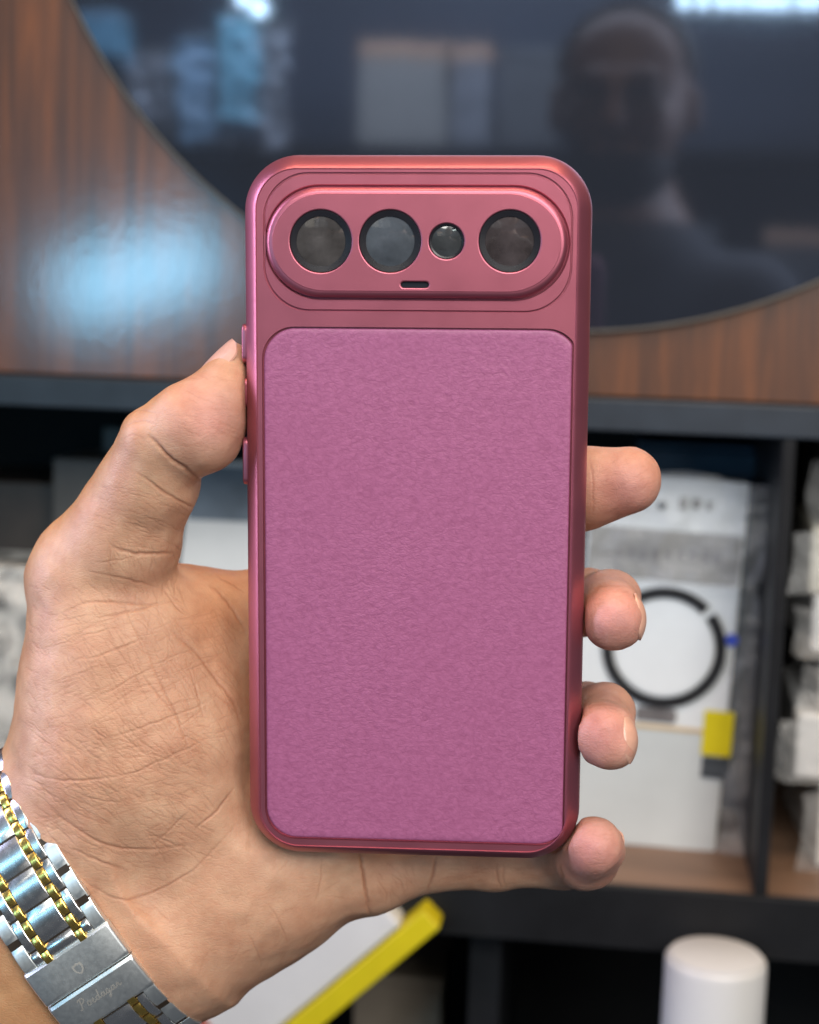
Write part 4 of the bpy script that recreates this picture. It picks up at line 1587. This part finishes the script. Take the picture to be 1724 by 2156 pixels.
rearbox("cyan wrapped box reflected at the far upper left of the mirror", 150, 235, 20, 110, M['cyan'], M['palebox'], mir(200, 110, YB)[2])
rearbox("small grey box reflected low at the left of the mirror", 415, 475, 290, 325, M['palebox'], M['white'], mir(440, 330, YB)[2])

led0 = empty("lamp_strip", tuple(mir(1590, 6, YB + 0.05)))
tag(led0, "strip of small white lamps reflected at the top right of the mirror", "lamp")
o_ = mir(1590, 6, YB + 0.05)
for i, x_ in enumerate((1440, 1480, 1520, 1555, 1590, 1620, 1650, 1690, 1720)):
    p_ = mir(x_, 4, YB + 0.05) - o_
    bm = bmesh.new(); bmesh.ops.create_uvsphere(bm, u_segments=14, v_segments=8, radius=0.009)
    bm_obj("bulb", bm, M['led'], led0, 60, tuple(p_))
a_, b_ = mir(1430, 4, YB + 0.05) - o_, mir(1735, 4, YB + 0.05) - o_
xx = sorted((a_[0], b_[0]))
bm_obj("rail", box_bm(xx[0], xx[1], -0.03, -0.011, -0.012, 0.02, 0.001), M['black'], led0, 40)
sp = empty("spot_lamp", tuple(mir(530, 12, YB + 0.05)))
tag(sp, "pair of bright white spot lamps reflected at the top left of the mirror", "lamp")
for dx, dz, r_ in ((-0.014, 0.010, 0.010), (0.012, -0.004, 0.012)):
    bm = bmesh.new(); bmesh.ops.create_uvsphere(bm, u_segments=14, v_segments=8, radius=r_)
    bm_obj("bulb", bm, M['led'], sp, 60, (dx, 0, dz))
bm_obj("holder", box_bm(-0.03, 0.03, -0.04, -0.014, -0.02, 0.022, 0.003), M['black'], sp, 40)

# the photographer, a dim reflection: one body mesh from a small distance field
PY = -0.46
fc = mir(1312, 222, PY)
lo_ = np.array([-260.0, -150.0, -420.0]); VOX = 7.0
dims = np.ceil((np.array([260.0, 150.0, 150.0]) - lo_) / VOX).astype(int) + 1
gx = lo_[0] + VOX * np.arange(dims[0]); gy = lo_[1] + VOX * np.arange(dims[1]); gz = lo_[2] + VOX * np.arange(dims[2])
D = np.full(tuple(dims), BIG * 5, np.float32)
A_ = lambda *v: np.array(v, float)
for (a, ra, b, rb, k_) in (
        (A_(0, -20, 35), 78, A_(0, -5, -10), 72, 10), (A_(0, -5, -10), 68, A_(0, 22, -70), 44, 18),
        (A_(0, -35, -40), 58, A_(0, -45, -140), 56, 14), (A_(0, 70, 10), 9, A_(0, 92, -28), 15, 10),
        (A_(-34, 62, 22), 14, A_(34, 62, 22), 14, 10), (A_(-40, 48, -22), 24, A_(-34, 50, -30), 24, 14), (A_(40, 48, -22), 24, A_(34, 50, -30), 24, 14),
        (A_(-82, -12, 15), 9, A_(-80, -14, -20), 12, 5), (A_(82, -12, 15), 9, A_(80, -14, -20), 12, 5),
        (A_(-20, 58, -62), 10, A_(20, 58, -62), 10, 8),
        (A_(-150, -50, -235), 66, A_(150, -50, -235), 66, 40), (A_(0, -45, -200), 110, A_(0, -50, -420), 130, 40),
        (A_(-160, -50, -240), 58, A_(-175, -20, -430), 50, 30), (A_(160, -50, -240), 58, A_(175, -20, -430), 50, 30)):
    add_cone(D, a, ra, b, rb, k_)
V, Q = surface_nets(D)
V = V * MM
pm = bpy.data.meshes.new("person")
pm.from_pydata(V.tolist(), [], Q.tolist())
pm.materials.append(M['face']); pm.materials.append(M['cloth'])
for pol in pm.polygons:
    pol.use_smooth = True
    if pol.center.z < -0.135: pol.material_index = 1
person = bpy.data.objects.new("person", pm)
SC.collection.objects.link(person)
person.location = tuple(fc)
tag(person, "person in dark clothes with glasses and beard, a dim reflection in the mirror", "person")


def cap(name, c, r, zmin, mat, ymax=9, flip=1):
    bm = bmesh.new()
    bmesh.ops.create_uvsphere(bm, u_segments=28, v_segments=18, radius=1.0)
    kill = [v for v in bm.verts if flip * v.co.z < zmin or v.co.y > ymax]
    bmesh.ops.delete(bm, geom=kill, context='VERTS')
    for v in bm.verts: v.co = Vector((c[0] + v.co.x * r[0], c[1] + v.co.y * r[1], c[2] + v.co.z * r[2]))
    return bm_obj(name, bm, mat, person, 60)


cap("hair", (0, -0.028, 0.040), (0.085, 0.086, 0.086), -0.05, M['hair'], 0.45)
cap("beard", (0, 0.010, -0.062), (0.066, 0.076, 0.062), -0.15, M['hair'], 9, -1)
for s in (-1, 1):
    cx_, cz_ = s * 0.034, 0.003
    V, F = loft([(circ(cx_, cz_, 0.025, 28), 0.084), (circ(cx_, cz_, 0.027, 28), 0.086), (circ(cx_, cz_, 0.027, 28), 0.083), (circ(cx_, cz_, 0.025, 28), 0.084)])
    new_obj("spectacle_frame", V, F, M['slot'], person)
    V, F = loft([(circ(cx_, cz_, 0.0245, 28), 0.0845)], True)
    new_obj("spectacle_lens", V, F, plain("socket_shade_lens", (0.03, 0.03, 0.035), 0.2, alpha=0.55), person)  # dark tint stands in for the shade of the eye sockets
